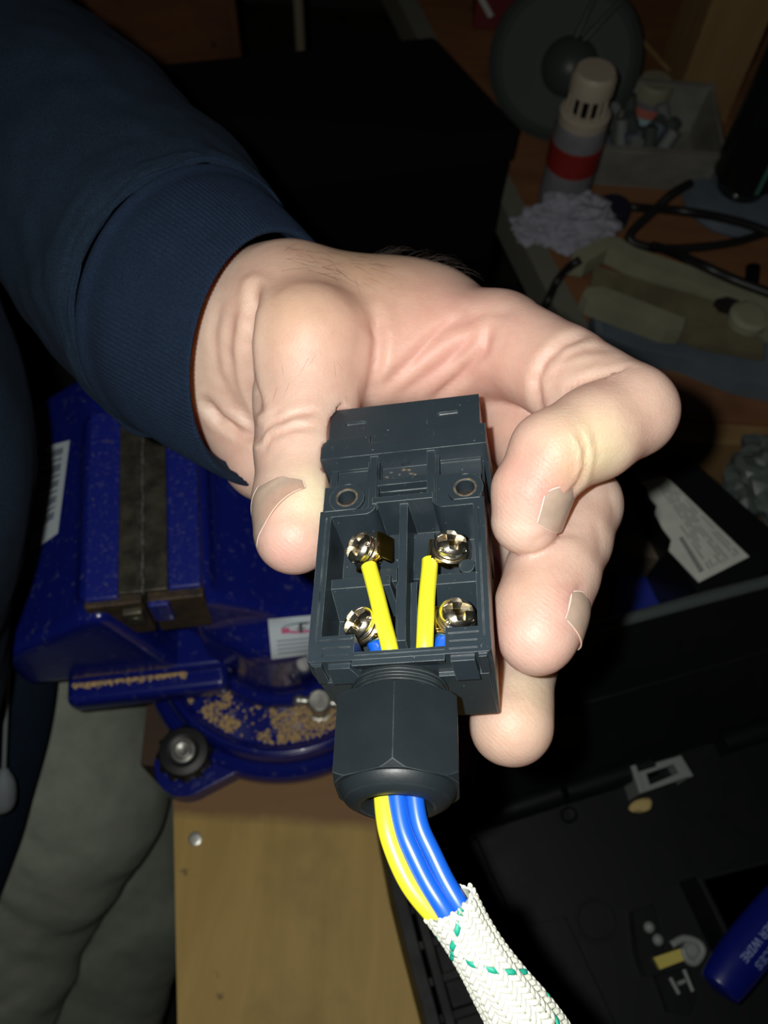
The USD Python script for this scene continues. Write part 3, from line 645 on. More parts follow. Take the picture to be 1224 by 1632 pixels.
# fine dark hairs on the wrist and the back of the hand
hr = np.random.default_rng(5); strands = []
def hair(px, py, d, ang, ln, lift, r=.03):
    o = on_skin(np.array([C(px, py, d)]), np.array([[0, .3, .95]]), 30)[0] if d else None
    n = gradient(hand_sdf, o[None])[0]
    t = np.array([math.cos(ang), math.sin(ang), 0.0]); t -= (t @ n) * n; t /= np.linalg.norm(t)
    s = np.linspace(0, 1, 7)[:, None]
    p = o + t * ln * s + n * (lift * np.sin(s * 2.2)) + np.cross(n, t) * hr.normal(0, .5) * s ** 2
    strands.append(tube(p, np.linspace(r, r * .4, 7), 4))
for _ in range(46): hair(hr.uniform(455, 620), hr.uniform(405, 480), 268, hr.normal(-.5, .6), hr.uniform(4, 9), hr.uniform(.2, .7))
for _ in range(9): hair(hr.uniform(425, 560), hr.uniform(560, 640), 245, hr.normal(-1.3, .5), hr.uniform(3, 6), hr.uniform(.2, .5), .022)
for _ in range(60):
    x = hr.uniform(590, 760); y = 402 + (x - 600) * .25 + hr.uniform(-4, 10)
    hair(x, y, 278, hr.normal(.5, .5), hr.uniform(5, 10), hr.uniform(1.0, 3.0), .04)
obj('arm_hair', join(*strands), 'hair', person, smooth=True, to=cw, kind='stuff')
# ------------------------------------------------------------------ sleeve, cuff, sweatshirt, trousers (camera mm)
def unit(v): v = np.asarray(v, float); return v / np.linalg.norm(v)
def sweep(rings, ns, na, disp=None, closed_ends=False):
    """rings: rows (px, py, d, nx, ny, nz, r, squash): circles of radius r about the given axis"""
    rows = np.array([np.r_[C(*r[:3]), unit(r[3:6]), r[6], r[7]] for r in rings])
    q = spline(rows, ns); ctr, ax, r, sq = q[:, :3], q[:, 3:6], q[:, 6], q[:, 7]
    ax /= np.linalg.norm(ax, axis=1, keepdims=True)
    up = np.array([.25, 1, .2]); X = up - (ax @ up)[:, None] * ax; X /= np.linalg.norm(X, axis=1, keepdims=True); Y = np.cross(ax, X)
    a = np.linspace(0, 2 * np.pi, na, endpoint=False); s = np.linspace(0, 1, ns)
    S, A = np.meshgrid(s, a, indexing='ij')
    dr = disp(S, A, ctr, X, Y, r) if disp is not None else 0
    R_ = r[:, None] + dr
    v = ctr[:, None] + (R_ * np.cos(A))[..., None] * X[:, None] + (R_ * sq[:, None] * np.sin(A))[..., None] * Y[:, None]
    return v.reshape(-1, 3), tri(grid_faces(ns, na))
AX0 = (.80, -.22, .56)
def cuff_disp(S, A, c, X, Y, r):
    rib = .42 * np.abs(np.sin(A * 84)) * np.clip((S - .06) * 12, 0, 1) * np.clip((.93 - S) * 14, 0, 1)
    edge = .9 * np.exp(-((S - .95) / .035) ** 2)
    seam = 1.5 * np.exp(-((S - .02) / .03) ** 2)
    return rib + edge + seam + .5 * np.sin(3 * A + 1.0) * (1 - S)
CUFF = [(318, 492, 303, .72, -.40, .57, 45.5, 1.0), (352, 515, 294, .76, -.33, .57, 44.5, .99), (392, 543, 285, .79, -.27, .56, 43, .92), (426, 568, 277.5, .80, -.24, .56, 41.0, .88), (437, 576, 275, .80, -.23, .56, 39.8, .87), (434, 574, 276, .80, -.23, .56, 38.4, .87), (414, 560, 281, .80, -.23, .56, 37, .87)]
cv, cf = sweep(CUFF, 90, 840, cuff_disp)
obj('cuff', (cv, cf), 'navy_rib', person, smooth=True, to=cw, label='ribbed navy knit cuff')
def sl_disp(S, A, c, X, Y, r):
    p = c[:, None] + (r[:, None] * np.cos(A))[..., None] * X[:, None] + (r[:, None] * np.sin(A))[..., None] * Y[:, None]
    n1 = meshkit.fbm(np.stack([p[..., 0] / 46, p[..., 1] / 46, p[..., 2] / 46], -1), 3, 3) - .5
    n2 = meshkit.fbm(np.stack([S * 9 + .6 * np.sin(A), np.cos(A) * 1.6, np.sin(A) * 1.6], -1), 3, 12) - .5
    roll = 2.6 * np.exp(-((S - .975) / .03) ** 2) + 1.0 * np.exp(-((S - .915) / .010) ** 2)
    return 7 * n1 + 6 * n2 + roll
SLEEVE = [(-330, -140, 470, .80, -.45, .40, 58, 1), (-150, 20, 425, .78, -.48, .40, 56, 1), (20, 170, 385, .76, -.48, .43, 53, 1), (140, 285, 350, .74, -.48, .47, 51, 1), (225, 385, 325, .72, -.44, .53, 50.5, 1), (290, 462, 309, .72, -.41, .56, 49.2, 1.0), (312, 486, 304, .72, -.40, .57, 47.6, 1.0), (318, 492, 302.5, .72, -.40, .57, 45.0, 1.0)]
sv, sf = sweep(SLEEVE, 150, 220, sl_disp)
obj('sleeve', (sv, sf), 'navy_fleece', person, smooth=True, to=cw, label='navy sweatshirt sleeve')
# stitched double seam above the cuff
for fr, rr in ((.955, .55),):
    q = sv.reshape(150, 220, 3)[int(fr * 149)]
    n = q - q.mean(0); n /= np.linalg.norm(n, axis=1, keepdims=True)
    obj('seam', tube(np.vstack([q + n * .25, q[:1] + n[:1] * .25]), rr, 8, cap=False), 'navy_rib', person, smooth=True, to=cw)
# body of the sweatshirt
def torso_sdf(p):
    k = .70                                       # distance of the body from the lens, which keeps its outline
    def B(a, b, c): return C(a, b, c * k)
    d = cap(p, B(-648, 560, 420), B(-592, 760, 420), 170 * k, 168 * k)
    d = smin(d, cap(p, B(-592, 760, 420), B(-425, 1000, 545), 168 * k, 150 * k), 30)
    d = smin(d, cap(p, B(-425, 1000, 545), B(-350, 1180, 660), 150 * k, 150 * k), 30)
    d = smin(d, cap(p, B(-420, -200, 480), B(-648, 560, 420), 70 * k, 150 * k), 60)
    q = p / 60.0
    return d + 9 * (meshkit.fbm(q, 3, 44) - .5)
tv, tf = sdf_mesh(torso_sdf, (-620, -420, -860), (30, 560, -230), 7.0, 3)
obj('sweatshirt', (tv, tf), 'navy_fleece', person, smooth=True, to=cw, label='navy sweatshirt body')
hem = [C(70, 960, 556), C(70, 1040, 562), C(60, 1130, 572), C(34, 1230, 584), C(8, 1320, 596), C(-60, 1480, 620), C(-160, 1600, 640)]
hemv = spline(hem, 60)
obj('hem', tube(hemv - np.array([56, 0, 8]), 62, 28, flat=.45), 'navy_fleece', person, smooth=True, to=cw, label='lower edge of the sweatshirt')
cord = spline([C(14, 1020, 494), C(12, 1080, 500), C(9, 1150, 510), C(6, 1230, 518)], 30)
obj('drawstring', tube(cord, 1.3, 10), 'cord_grey', person, smooth=True, to=cw, label='pale grey drawstring')
obj('cord_end', tube(spline([C(6, 1225, 517), C(5, 1245, 518), C(3, 1268, 520), C(2, 1284, 522), C(2, 1290, 523)], 14), [2.4, 3.6, 5.2, 6.4, 7.2, 7.8, 8.0, 8.1, 8.0, 7.6, 7.0, 6.0, 4.4, 1.5], 16), 'cord_grey', person, smooth=True, to=cw)
# trousers: two legs seen from above
def leg_sdf(p):
    a = cap(p, C(60, 1010, 700), C(85, 1250, 745), 92, 88)
    a = smin(a, cap(p, C(85, 1250, 745), C(-40, 1560, 800), 86, 84), 40)
    b = cap(p, C(150, 1180, 880), C(170, 1400, 930), 105, 98)
    b = smin(b, cap(p, C(170, 1400, 930), C(90, 1750, 980), 98, 90), 40)
    d = smin(a, b, 14)
    w = 14 * (meshkit.fbm(np.stack([(p[:, 0] + .6 * p[:, 1]) / 34, (p[:, 1] - .5 * p[:, 0]) / 110, p[:, 2] / 120], -1), 3, 61) - .5)
    px_, py_ = CX - F * p[:, 0] / p[:, 2], CY + F * p[:, 1] / p[:, 2]
    l1 = (py_ - 1560) + .58 * (px_ - 60); l2 = (py_ - 1450) + .55 * (px_ - 200)
    folds = 4 * np.exp(-(l1 / 22) ** 2) + 3 * np.exp(-(l2 / 20) ** 2)
    return d + w + folds
lv, lf = sdf_mesh(leg_sdf, (-430, -620, -1080), (-120, -40, -610), 5.0, 3)
obj('trousers', (lv, lf), 'grey_trouser', person, smooth=True, to=cw, label='grey-green cotton trousers')
# ------------------------------------------------------------------ bench vice (local mm: x along the screw, y along the jaws, z above the bench)
BZ = .90
VA = Z(228, 945, 1.06); VB = Z(228, 690, 1.06); VY = unit(VB - VA); VX = np.array([VY[1], -VY[0], 0])
def vw(v):
    v = np.asarray(v, float); return np.array([VA[0], VA[1], BZ]) + (v[..., :1] * VX + v[..., 1:2] * VY + v[..., 2:3] * np.array([0, 0, 1.0])) / 1000
def vray(px, py):
    d = ROT @ np.array([(px - CX) / F, -(py - CY) / F, -1.0]); e = EYE - np.array([VA[0], VA[1], BZ])
    return np.array([e @ VX, e @ VY, e[2]]) * 1000, unit([d @ VX, d @ VY, d[2]])
def rb_sdf(p, lo, hi, r):
    c, h = (np.asarray(lo, float) + hi) / 2, (np.asarray(hi, float) - lo) / 2 - r
    q = np.abs(p - c) - h; return np.linalg.norm(np.maximum(q, 0), axis=1) + np.minimum(q.max(axis=1), 0) - r
def cy_sdf(p, x, y, r, z0, z1, k):
    q = np.stack([np.hypot(p[:, 0] - x, p[:, 1] - y) - r + k, np.abs(p[:, 2] - (z0 + z1) / 2) - (z1 - z0) / 2 + k], 1)
    return np.linalg.norm(np.maximum(q, 0), axis=1) + np.minimum(q.max(axis=1), 0) - k
BX, BY = 64.0, 22.0
def wedge(p, lo, hi, pl, r):
    d = rb_sdf(p, lo, hi, r)
    for n, o in pl: d = smax(d, (p - np.array(o, float)) @ unit(n), 6)
    return d
def fixed_sdf(p):
    d = rb_sdf(p, (12, 2, 96), (34, 117, 157), 3)
    d = smin(d, wedge(p, (20, -4, 62), (100, 120, 150), [((.62, 0, .78), (34, 0, 149))], 6), 8)
    d = smin(d, cy_sdf(p, BX, BY, 45, 24, 112, 18), 14)
    d = smin(d, cy_sdf(p, BX, BY, 52, 20, 36, 5), 6)
    return d
def moving_sdf(p):
    d = rb_sdf(p, (-34, 2, 100), (-12, 117, 157), 3)
    d = smin(d, wedge(p, (-88, -9, 64), (6, 156, 152), [((-.57, 0, .82), (-33, 0, 151)), ((.96, 0, .26), (3, 0, 64))], 5), 6)
    return smax(d, p[:, 0] - 9.5, 2)
vice = thing('bench_vice', 'blue enamelled steel bench vice with chipped jaws bolted to the plywood bench', 'vice', vw(np.array([BX, BY, 0])))
obj('fixed_jaw', sdf_mesh(fixed_sdf, (-10, -60, 10), (130, 140, 172), 2.6, 3), 'vice_blue', vice, smooth=True, to=vw)
obj('moving_jaw', sdf_mesh(moving_sdf, (-112, -30, 50), (30, 178, 172), 2.6, 3), 'vice_blue', vice, smooth=True, to=vw)
for sx, nm in ((-1, 'left'), (1, 'right')):
    x = sorted((sx * 12.4, sx * 30.0))
    obj('jaw_block', rbox(*sorted((sx * 1.2, sx * 30.5)), -4.5, 114, 117, 158, 1.2, 8), 'rust_iron', vice, smooth=30, to=vw, label=f'{nm} iron jaw block with rusty end')
    obj('jaw_top', rbox(x[0], x[1], -1.5 if sx < 0 else .5, 116, 150, 160.6, 1.5, 8), 'jaw_blue', vice, smooth=30, to=vw, label=f'{nm} blue painted jaw top, chipped')
    obj('jaw_plate', rbox(*sorted((sx * .5, sx * 12.6)), .5, 115.5, 128, 160.9, .5, 8), 'jaw_steel', vice, smooth=30, to=vw, label=f'{nm} bare steel jaw plate')
seam = [rbox(-.7 + .3 * math.sin(k * 1.7), .5 + .3 * math.sin(k * 2.3), k * 4.6, k * 4.6 + 3.9, 157, 161.2 + .2 * math.sin(k), .2, 6) for k in range(25)]
obj('jaw_seam', uni(seam), 'jaw_seam', vice, to=vw, kind='stuff')
obj('clamped_scrap', rbox(1.5, 12.5, -7, 1, 136, 157.5, 1.0, 8), 'jaw_blue', vice, smooth=30, to=vw, label='blue painted lug between the jaw ends')
obj('nut_end', uni(rbox(-13, -2, -8, 1, 138, 152, 1.5, 8), rod((-7, -9, 144), (-7, 0, 144), 4.6)), 'jaw_steel', vice, smooth=30, to=vw)
obj('slide_bar', uni(rbox(-66, 30, -22, 12, 42, 60.5, 5, 16), rbox(-60, 40, -10, 60, 46, 66, 4, 12)), 'vice_blue', vice, smooth=40, to=vw)
base = lathe([(0, 0), (92, 0), (94, 3), (94, 13), (91, 17), (87, 18.5), (85, 20), (84.6, 27), (82, 30.4), (79, 31), (76.6, 29.5), (75, 26.5), (0, 25)], 128)
ear = MF.batch_hull([MF.cylinder(15, 21, 20, 40).translate([-3 - BX, -54 - BY, 0]), MF.cylinder(15, 24, 23, 40).translate([30 - BX, -38 - BY, 0])])
ear2 = MF.batch_hull([MF.cylinder(15, 21, 20, 40).translate([70, 55, 0]), MF.cylinder(15, 24, 23, 40).translate([40, 40, 0])])
obj('swivel_base', uni(base, ear, ear2).translate([BX, BY, 0]), 'vice_blue', vice, smooth=40, to=vw)
obj('base_lip', MF.compose([lathe([(79, 30.5), (81.5, 30.3), (82, 31.5), (80.5, 32.2), (79, 31.8)], 128).translate([BX, BY, 0])]), 'vice_blue', vice, smooth=True, to=vw)
knob = uni(lathe([(0, 0), (14, 0), (15.6, 2), (15.8, 12), (14.6, 14.2), (10, 15), (8, 13.6), (0, 13.6)], 64), *[MF.sphere(2.4, 10).scale([1, 1, 2.4]).translate([15.6 * math.cos(a), 15.6 * math.sin(a), 7]) for a in np.arange(12) * math.pi / 6])
k = obj('lock_knob', knob.translate([-2, -50, 17]), 'knob_black', vice, smooth=40, to=vw, label='black round locking knob')
obj('knob_bolt', uni(lathe([(0, 0), (5.6, 0), (5.6, 3.5), (4.6, 4.6), (2.2, 4.2), (0, 3.4)], 32), MF.cylinder(2, 7, 7, 32)).translate([-2, -50, 30]), 'bolt_steel', k, smooth=40, to=vw)
bolt = uni(lathe([(0, 0), (8.2, 0), (8.2, 1.6), (6.2, 2.2), (6.2, 14), (7.4, 15), (7.4, 21), (6.2, 22.4), (0, 22.4)], 32), rod((-13, 0, 17.5), (13, 0, 17.5), 3.0), MF.sphere(3.8, 16).translate([-13, 0, 17.5]), MF.sphere(3.8, 16).translate([13, 0, 17.5]))
obj('clamp_bolt', bolt.rotate([0, 0, -12]).translate([84, -33, 25.5]), 'bolt_steel', vice, smooth=40, to=vw, label='steel clamping bolt with cross bar')
# paper labels wrapped on the castings
def on_sdf(px, py, fn, lift=.35):
    o, d = vray(px, py); o = np.atleast_2d(o) * np.ones((np.size(px), 1))
    D = d if np.ndim(d) == 2 else np.tile(d, (len(o), 1))
    return o, D
def decal(name, corners, fn, m, parent, lift, n=(14, 10), label=None, thick=.3):
    """corners: four pixels, clockwise from the upper left; the patch lies on the casting they look at"""
    c = np.asarray(corners, float); s, t = np.meshgrid(np.linspace(0, 1, n[0]), np.linspace(0, 1, n[1]), indexing='ij'); s, t = s.ravel()[:, None], t.ravel()[:, None]
    pq = (1 - t) * ((1 - s) * c[0] + s * c[1]) + t * ((1 - s) * c[3] + s * c[2])
    rays = [vray(*q) for q in pq]; o = np.array([r[0] for r in rays]); d = np.array([r[1] for r in rays]); q = np.full(len(o), 250.0)
    for _ in range(120): q = np.minimum(q + .8 * fn(o + q[:, None] * d), 900.0)
    assert q.max() < 899, name
    p = o + q[:, None] * d; g = gradient(fn, p)
    top, bot = p + g * (lift + thick), p + g * (lift - .4)
    f = tri(grid_faces(n[0], n[1], wrap=False)); off = len(p)
    mm = trimesh.Trimesh(np.vstack([top, bot]), np.vstack([f, f[:, ::-1] + off]), process=False)
    if (np.einsum('ij,ij->i', mm.face_normals[:len(f)], g[f[:, 0]]).mean()) < 0: mm.invert()
    return obj(name, (mm.vertices, mm.faces), m, parent, smooth=False, to=vw, label=label)
def sub(c, u0, u1, v0, v1):
    c = np.asarray(c, float); B = lambda s, t: (1 - t) * ((1 - s) * c[0] + s * c[1]) + t * ((1 - s) * c[3] + s * c[2])
    return [B(u0, v0), B(u1, v0), B(u1, v1), B(u0, v1)]
ST = [(427, 986), (535, 978), (542, 1036), (433, 1050)]
st = decal('paper_label', ST, fixed_sdf, 'sticker_white', vice, .1, label='small white paper label with a pink and grey oval emblem')
for v0 in (.56, .66, .76, .86): decal('printed_line', sub(ST, .10, .92, v0, v0 + .035), fixed_sdf, 'ink_grey', st, .32, (12, 2))
def oval(name, u, v, ru, rv, a0, a1, w, m):
    ang = np.linspace(a0, a1, 18)
    for A0, A1 in zip(ang[:-1:3], ang[3::3]):
        pts = [(u + ru * math.cos(A0), v + rv * math.sin(A0)), (u + ru * math.cos(A1), v + rv * math.sin(A1)), (u + (ru - w) * math.cos(A1), v + (rv - 1.4 * w) * math.sin(A1)), (u + (ru - w) * math.cos(A0), v + (rv - 1.4 * w) * math.sin(A0))]
        decal(name, [sub(ST, a, a, b, b)[0] for a, b in pts], fixed_sdf, m, st, .32, (4, 2))
oval('emblem_stroke', .48, .30, .30, .13, .1, 2.9, .05, 'ink_pink'); oval('emblem_stroke', .48, .28, .30, .14, 3.3, 6.1, .03, 'ink_grey')
decal('emblem_wedge', sub(ST, .18, .30, .26, .40), fixed_sdf, 'ink_pink', st, .34, (4, 3)); decal('emblem_letter', sub(ST, .44, .49, .17, .42), fixed_sdf, 'ink_dark', st, .38, (3, 4)); decal('emblem_letter', sub(ST, .44, .58, .17, .21), fixed_sdf, 'ink_dark', st, .38, (4, 2)); decal('emblem_letter', sub(ST, .40, .54, .29, .32), fixed_sdf, 'ink_dark', st, .38, (4, 2))
SL = [(74, 712), (112, 702), (93, 850), (46, 884)]
sl_ = decal('barcode_label', SL, moving_sdf, 'sticker_white', vice, .1, label='white label with a grey barcode')
for k, (v0, v1) in enumerate([(.06, .13), (.16, .19), (.22, .30), (.33, .36), (.39, .46), (.49, .52), (.55, .63), (.66, .69), (.72, .80)]): decal('barcode_bar', sub(SL, .02, .78, v0, v1), moving_sdf, 'ink_grey', sl_, .32, (8, 2))
# sawdust lying on the base
sr = np.random.default_rng(11); grains = []
ico = trimesh.creation.icosphere(subdivisions=0)
def grain(x, y, z, r):
    v = np.array(ico.vertices) * r * sr.uniform(.6, 1.4, 3) * [1, 1, .6]; grains.append((v + [x, y, z], np.array(ico.faces)))
while len(grains) < 3000:
    a = sr.uniform(math.pi * 1.05, math.pi * 1.95); rr = sr.uniform(50, 74); x, y = BX + rr * math.cos(a), BY + rr * math.sin(a)
    if float(meshkit.fbm(np.array([[x / 9, y / 9, 0]]), 3, 2)[0]) + .25 * math.sin(a * 1.5 + .3) * .3 > .455 or sr.random() < .06: grain(x, y, 27.2 + sr.uniform(0, .8), sr.uniform(.35, .95))
for _ in range(500): grain(sr.uniform(-62, 4), -11 + sr.normal(0, 1.0), 61.3, sr.uniform(.3, .7))
for _ in range(120): grain(4 + sr.normal(0, 1), sr.uniform(-14, 8), 61, sr.uniform(.3, .7))
gv, gf = join(*grains)
obj('sawdust', (gv, gf), 'sawdust', None, to=vw, label='loose tan sawdust scattered on the blue vice base', cat='sawdust', kind='stuff')
# ------------------------------------------------------------------ the bench under the vice, the open tool case and what lies in it
def prism(xy, z0, z1):
    xy = np.asarray(xy, float)
    if np.sum(xy[:, 0] * np.roll(xy[:, 1], -1) - np.roll(xy[:, 0], -1) * xy[:, 1]) < 0: xy = xy[::-1]
    return CSn([xy[:, :2]], m3.FillRule.NonZero).extrude(z1 - z0).translate([0, 0, z0])
def zq(pts, z): return np.array([Z(a, b, z)[:2] for a, b in pts])
def strip(pts, w, z0, z1):
    from shapely.geometry import LineString
    g = LineString(np.asarray(pts)).buffer(w / 2, cap_style=2, join_style=1)
    return prism(np.array(g.exterior.coords)[:-1], z0, z1)
e0, e1 = Z(273, 1120, BZ), Z(283, 1632, BZ); ed = unit(e1 - e0)
ul, ll = e0 - ed * .19, e1 + ed * .30
bench = thing('workbench', 'plywood-topped workbench with stained yellow-brown surface under the vice', 'workbench', (0.15, 0.05, 0))
top_xy = [ul[:2], ll[:2], (.62, ll[1]), (.62, .335), (ul[0], .335)]
obj('bench_top', prism(top_xy, BZ - .024, BZ), 'ply_bench', bench)
ap = [(ul + np.array([-.012, .01, 0]))[:2], (e0 + ed * .012 + np.array([-.034, 0, 0]))[:2], (e0 + ed * .03)[:2], (.1, .15), (.1, .33)]
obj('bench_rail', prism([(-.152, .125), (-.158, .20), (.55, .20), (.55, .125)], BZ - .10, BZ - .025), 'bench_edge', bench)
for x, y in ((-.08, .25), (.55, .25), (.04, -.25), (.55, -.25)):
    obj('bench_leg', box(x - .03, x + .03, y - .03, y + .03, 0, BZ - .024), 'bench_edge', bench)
sc = Z(311, 1337, BZ)
obj('wood_screw', lathe([(0, -.002), (.004, -.002), (.0042, .0004), (.0025, .0008), (0, .0004)], 20).translate(sc.tolist()), 'bolt_steel', bench, smooth=40)
# open black tool case
case = thing('tool_case', 'open black plastic tool case with ribbed side wall and grey latch', 'tool case', (*Z(950, 1450, BZ)[:2], BZ))
KZ = BZ + .006
outer = zq([(612, 1275), (614, 1310), (618, 1335), (624, 1365), (637, 1430), (660, 1520), (690, 1632), (720, 1740), (760, 1860)], BZ + .05)
inner = zq([(752, 1340), (775, 1395), (806, 1462), (842, 1560), (880, 1660), (930, 1800)], BZ + .04)
obj('case_floor', prism(zq([(612, 1290), (800, 1215), (1020, 1160), (1230, 1110), (1500, 1030), (1560, 1900), (775, 1900), (708, 1650)], KZ), BZ + .001, KZ), 'case_plastic', case)
obj('outer_wall', uni(strip(outer, .007, BZ + .001, BZ + .052), strip(outer + np.array([.010, 0]), .005, BZ + .001, BZ + .044)), 'case_plastic', case, smooth=30)
obj('inner_wall', uni(strip(inner, .006, BZ + .001, BZ + .040), strip(zq([(735, 1322), (752, 1340)], BZ + .04), .006, BZ + .001, BZ + .04)), 'case_plastic', case, smooth=30)
for a, b in (((640, 1398), (772, 1378)), ((655, 1450), (790, 1425)), ((668, 1508), (802, 1468)), ((684, 1566), (826, 1520)), ((702, 1625), (848, 1578)), ((724, 1690), (870, 1636))):
    obj('wall_rib', strip(zq([a, b], BZ + .034), .0045, BZ + .001, BZ + .034), 'case_plastic', case)
h0, h1 = Z(742, 1312, BZ + .022), Z(1330, 1128, BZ + .022); hd = unit(h1 - h0)
t0 = Z(790, 1044, BZ + .105); t1 = Z(1400, 880, BZ + .105)
for a, b in ((0, .062), (.066, .125), (.175, .25)):
    obj('hinge', uni(rod(h0 + hd * a, h0 + hd * b, .0065), place(MF.cube([.012, .012, b - a]).translate([-.006, -.012, 0]), h0 + hd * a, hd, [0, 0, 1])), 'case_plastic', case, smooth=40)
nrm = unit(np.cross(h1 - h0, t0 - h0))
lid_pts = [h0 + [0, .006, -.006], h1 + [0, .006, -.006], t1, t0]
lid = hullp([p + s * .004 * nrm for p in lid_pts for s in (0, 1)])
obj('lid', lid, 'case_plastic', case)
obj('lid_rim', tube(np.array([t0 + (t1 - t0) * k for k in np.linspace(0, 1, 12)]), .0042, 12), 'case_rim', case, smooth=True)
mid0, mid1 = h0 + (t0 - h0) * .55, h1 + (t1 - h1) * .55
obj('lid_bead', tube(np.array([mid0 + (mid1 - mid0) * k - nrm * .001 for k in np.linspace(0, 1, 8)]), .0025, 10), 'case_plastic', case, smooth=True)
LZ = BZ + .028
fr = prism(zq([(1010, 1226), (1082, 1205), (1102, 1236), (1023, 1264)], LZ), LZ - .004, LZ) - prism(zq([(1030, 1233), (1074, 1218), (1082, 1232), (1036, 1251)], LZ), LZ - .01, LZ + .01)
obj('latch', uni(fr, prism(zq([(1004, 1222), (1012, 1220), (1026, 1262), (1018, 1266)], LZ), LZ - .022, LZ + .002), prism(zq([(1078, 1206), (1086, 1203), (1106, 1236), (1098, 1239)], LZ), LZ - .022, LZ - .001)), 'light_metal', case, label='pale grey rectangular latch')
pk_o = zq([(1112, 1396), (1330, 1340), (1400, 1470), (1168, 1512)], BZ + .04); pk_i = zq([(1124, 1402), (1320, 1352), (1382, 1462), (1172, 1500)], BZ + .04)
obj('pocket', prism(pk_o, BZ + .001, BZ + .038) - prism(pk_i, KZ, BZ + .05), 'case_plastic', case)
for a, b in ((880, 1487), (905, 1300)):
    obj('case_screw', lathe([(0, 0), (.005, 0), (.005, .004), (.0035, .0055), (0, .005)], 20).translate(Z(a, b, KZ).tolist()), 'light_metal' if b > 1400 else 'case_plastic', case, smooth=40)
obj('round_boss', lathe([(0, 0), (.0125, 0), (.0125, .0012), (.0105, .0012), (.0105, .0006), (0, .0006)], 40).translate(Z(948, 1467, KZ).tolist()), 'case_plastic', case, smooth=40)
obj('raised_ledge', prism(zq([(830, 1478), (900, 1460), (985, 1640), (1000, 1760), (900, 1760)], BZ + .016), BZ + .001, BZ + .016), 'case_plastic', case)
# chip of foam
chip = trimesh.creation.icosphere(subdivisions=2); cvv = np.array(chip.vertices); cvv = cvv * (1 + .5 * (meshkit.noise(cvv * 2.2, 3) - .5))[:, None] * [.0075, .0042, .003]
c0 = Z(1021, 1284, KZ + .003); ca = math.radians(20)
cvv = cvv @ np.array([[math.cos(ca), math.sin(ca), 0], [-math.sin(ca), math.cos(ca), 0], [0, 0, 1]])
obj('wood_chip', (cvv + c0, np.array(chip.faces)), 'foam_tan', None, smooth=True, label='small tan wood chip on the black case floor below the latch', cat='wood chip')
# small clamp with a yellow wood piece
dz = BZ + .020
dev = thing('spring_clip', 'small black spring clip gripping a yellow-tan block in the tool case', 'clip', (*Z(1066, 1525, KZ)[:2], KZ))
def zb(pts, z0, z1, zref=None): return prism(zq(pts, zref or z1), z0, z1)
obj('clip_arm', zb([(1010, 1452), (1040, 1440), (1056, 1510), (1058, 1552), (1030, 1556), (1018, 1520)], KZ, BZ + .018), 'gloss_black', dev)
obj('clip_arm', zb([(1046, 1555), (1098, 1542), (1110, 1588), (1098, 1618), (1066, 1612)], KZ, BZ + .014), 'gloss_black', dev)
obj('block', zb([(1042, 1526), (1084, 1512), (1092, 1530), (1052, 1545)], KZ + .002, BZ + .021), 'packet_yellow', dev, label='yellow-tan block')
obj('spring', tube(spline([Z(1070, 1506, dz), Z(1090, 1496, dz), Z(1112, 1502, dz), Z(1120, 1516, dz), Z(1108, 1534, dz), Z(1094, 1528, dz), Z(1088, 1510, dz)], 40), .0022, 10), 'light_metal', dev, smooth=True)
obj('pivot', lathe([(0, 0), (.005, 0), (.005, .006), (.003, .008), (0, .008)], 20).translate(Z(1097, 1515, BZ + .014).tolist()), 'light_metal', dev, smooth=40)
for a, b in (((1068, 1558), (1082, 1584)), ((1090, 1545), (1104, 1580)), ((1080, 1568), (1092, 1563))):
    obj('prong', rod(Z(*a, BZ + .015), Z(*b, BZ + .015), .0012), 'light_metal', dev, smooth=40)
for a, b in ((1034, 1478), (1048, 1498)):
    obj('rivet', MF.sphere(.0035, 16).translate(Z(a, b, BZ + .017).tolist()), 'light_metal', dev, smooth=True)
# blue dipped handle with white lettering
hz_ = BZ + .0485
hp_ = spline([Z(1144, 1580, hz_), Z(1149, 1572, hz_), Z(1160, 1556, hz_), Z(1182, 1526, hz_), Z(1224, 1475, hz_), Z(1290, 1405, hz_), Z(1360, 1340, hz_)], 70)
sh = np.linspace(0, 1, 70); hr_ = .0128 * np.clip(np.sqrt(np.clip(1 - (1 - np.clip(sh / .14, 0, 1)) ** 2, 0, 1)), .06, 1) * np.interp(sh, [0, .2, .5, 1], [.84, .92, 1.04, 1.1])
pl = thing('pliers_handle', 'blue dipped tool handle with white lettering at the right edge of the case', 'pliers', hp_[20])
X3, Y3, T3 = frames(hp_)
zaxis = np.array([0, 0, 1.0])
def handle_tube(p, r, n=32, flat=.72):
    V = []
    for q, k, t in zip(p, r, T3):
        x = unit(np.cross(zaxis, t)); y = np.cross(t, x); a = np.linspace(0, 2 * np.pi, n, endpoint=False)
        V.append(q + k * (np.cos(a)[:, None] * x + flat * np.sin(a)[:, None] * y))
    V = np.array(V).reshape(-1, 3); f = tri(grid_faces(len(p), n)); b = len(V); V = np.vstack([V, p[0], p[-1]]); j = np.arange(n); kk = (j + 1) % n; o = (len(p) - 1) * n
    return V, np.vstack([f, np.stack([np.full(n, b), kk, j], 1), np.stack([np.full(n, b + 1), o + j, o + kk], 1)])
obj('grip', handle_tube(hp_, hr_), 'tool_blue', pl, smooth=True)
arcs = np.r_[0, np.cumsum(np.linalg.norm(np.diff(hp_, axis=0), axis=1))]
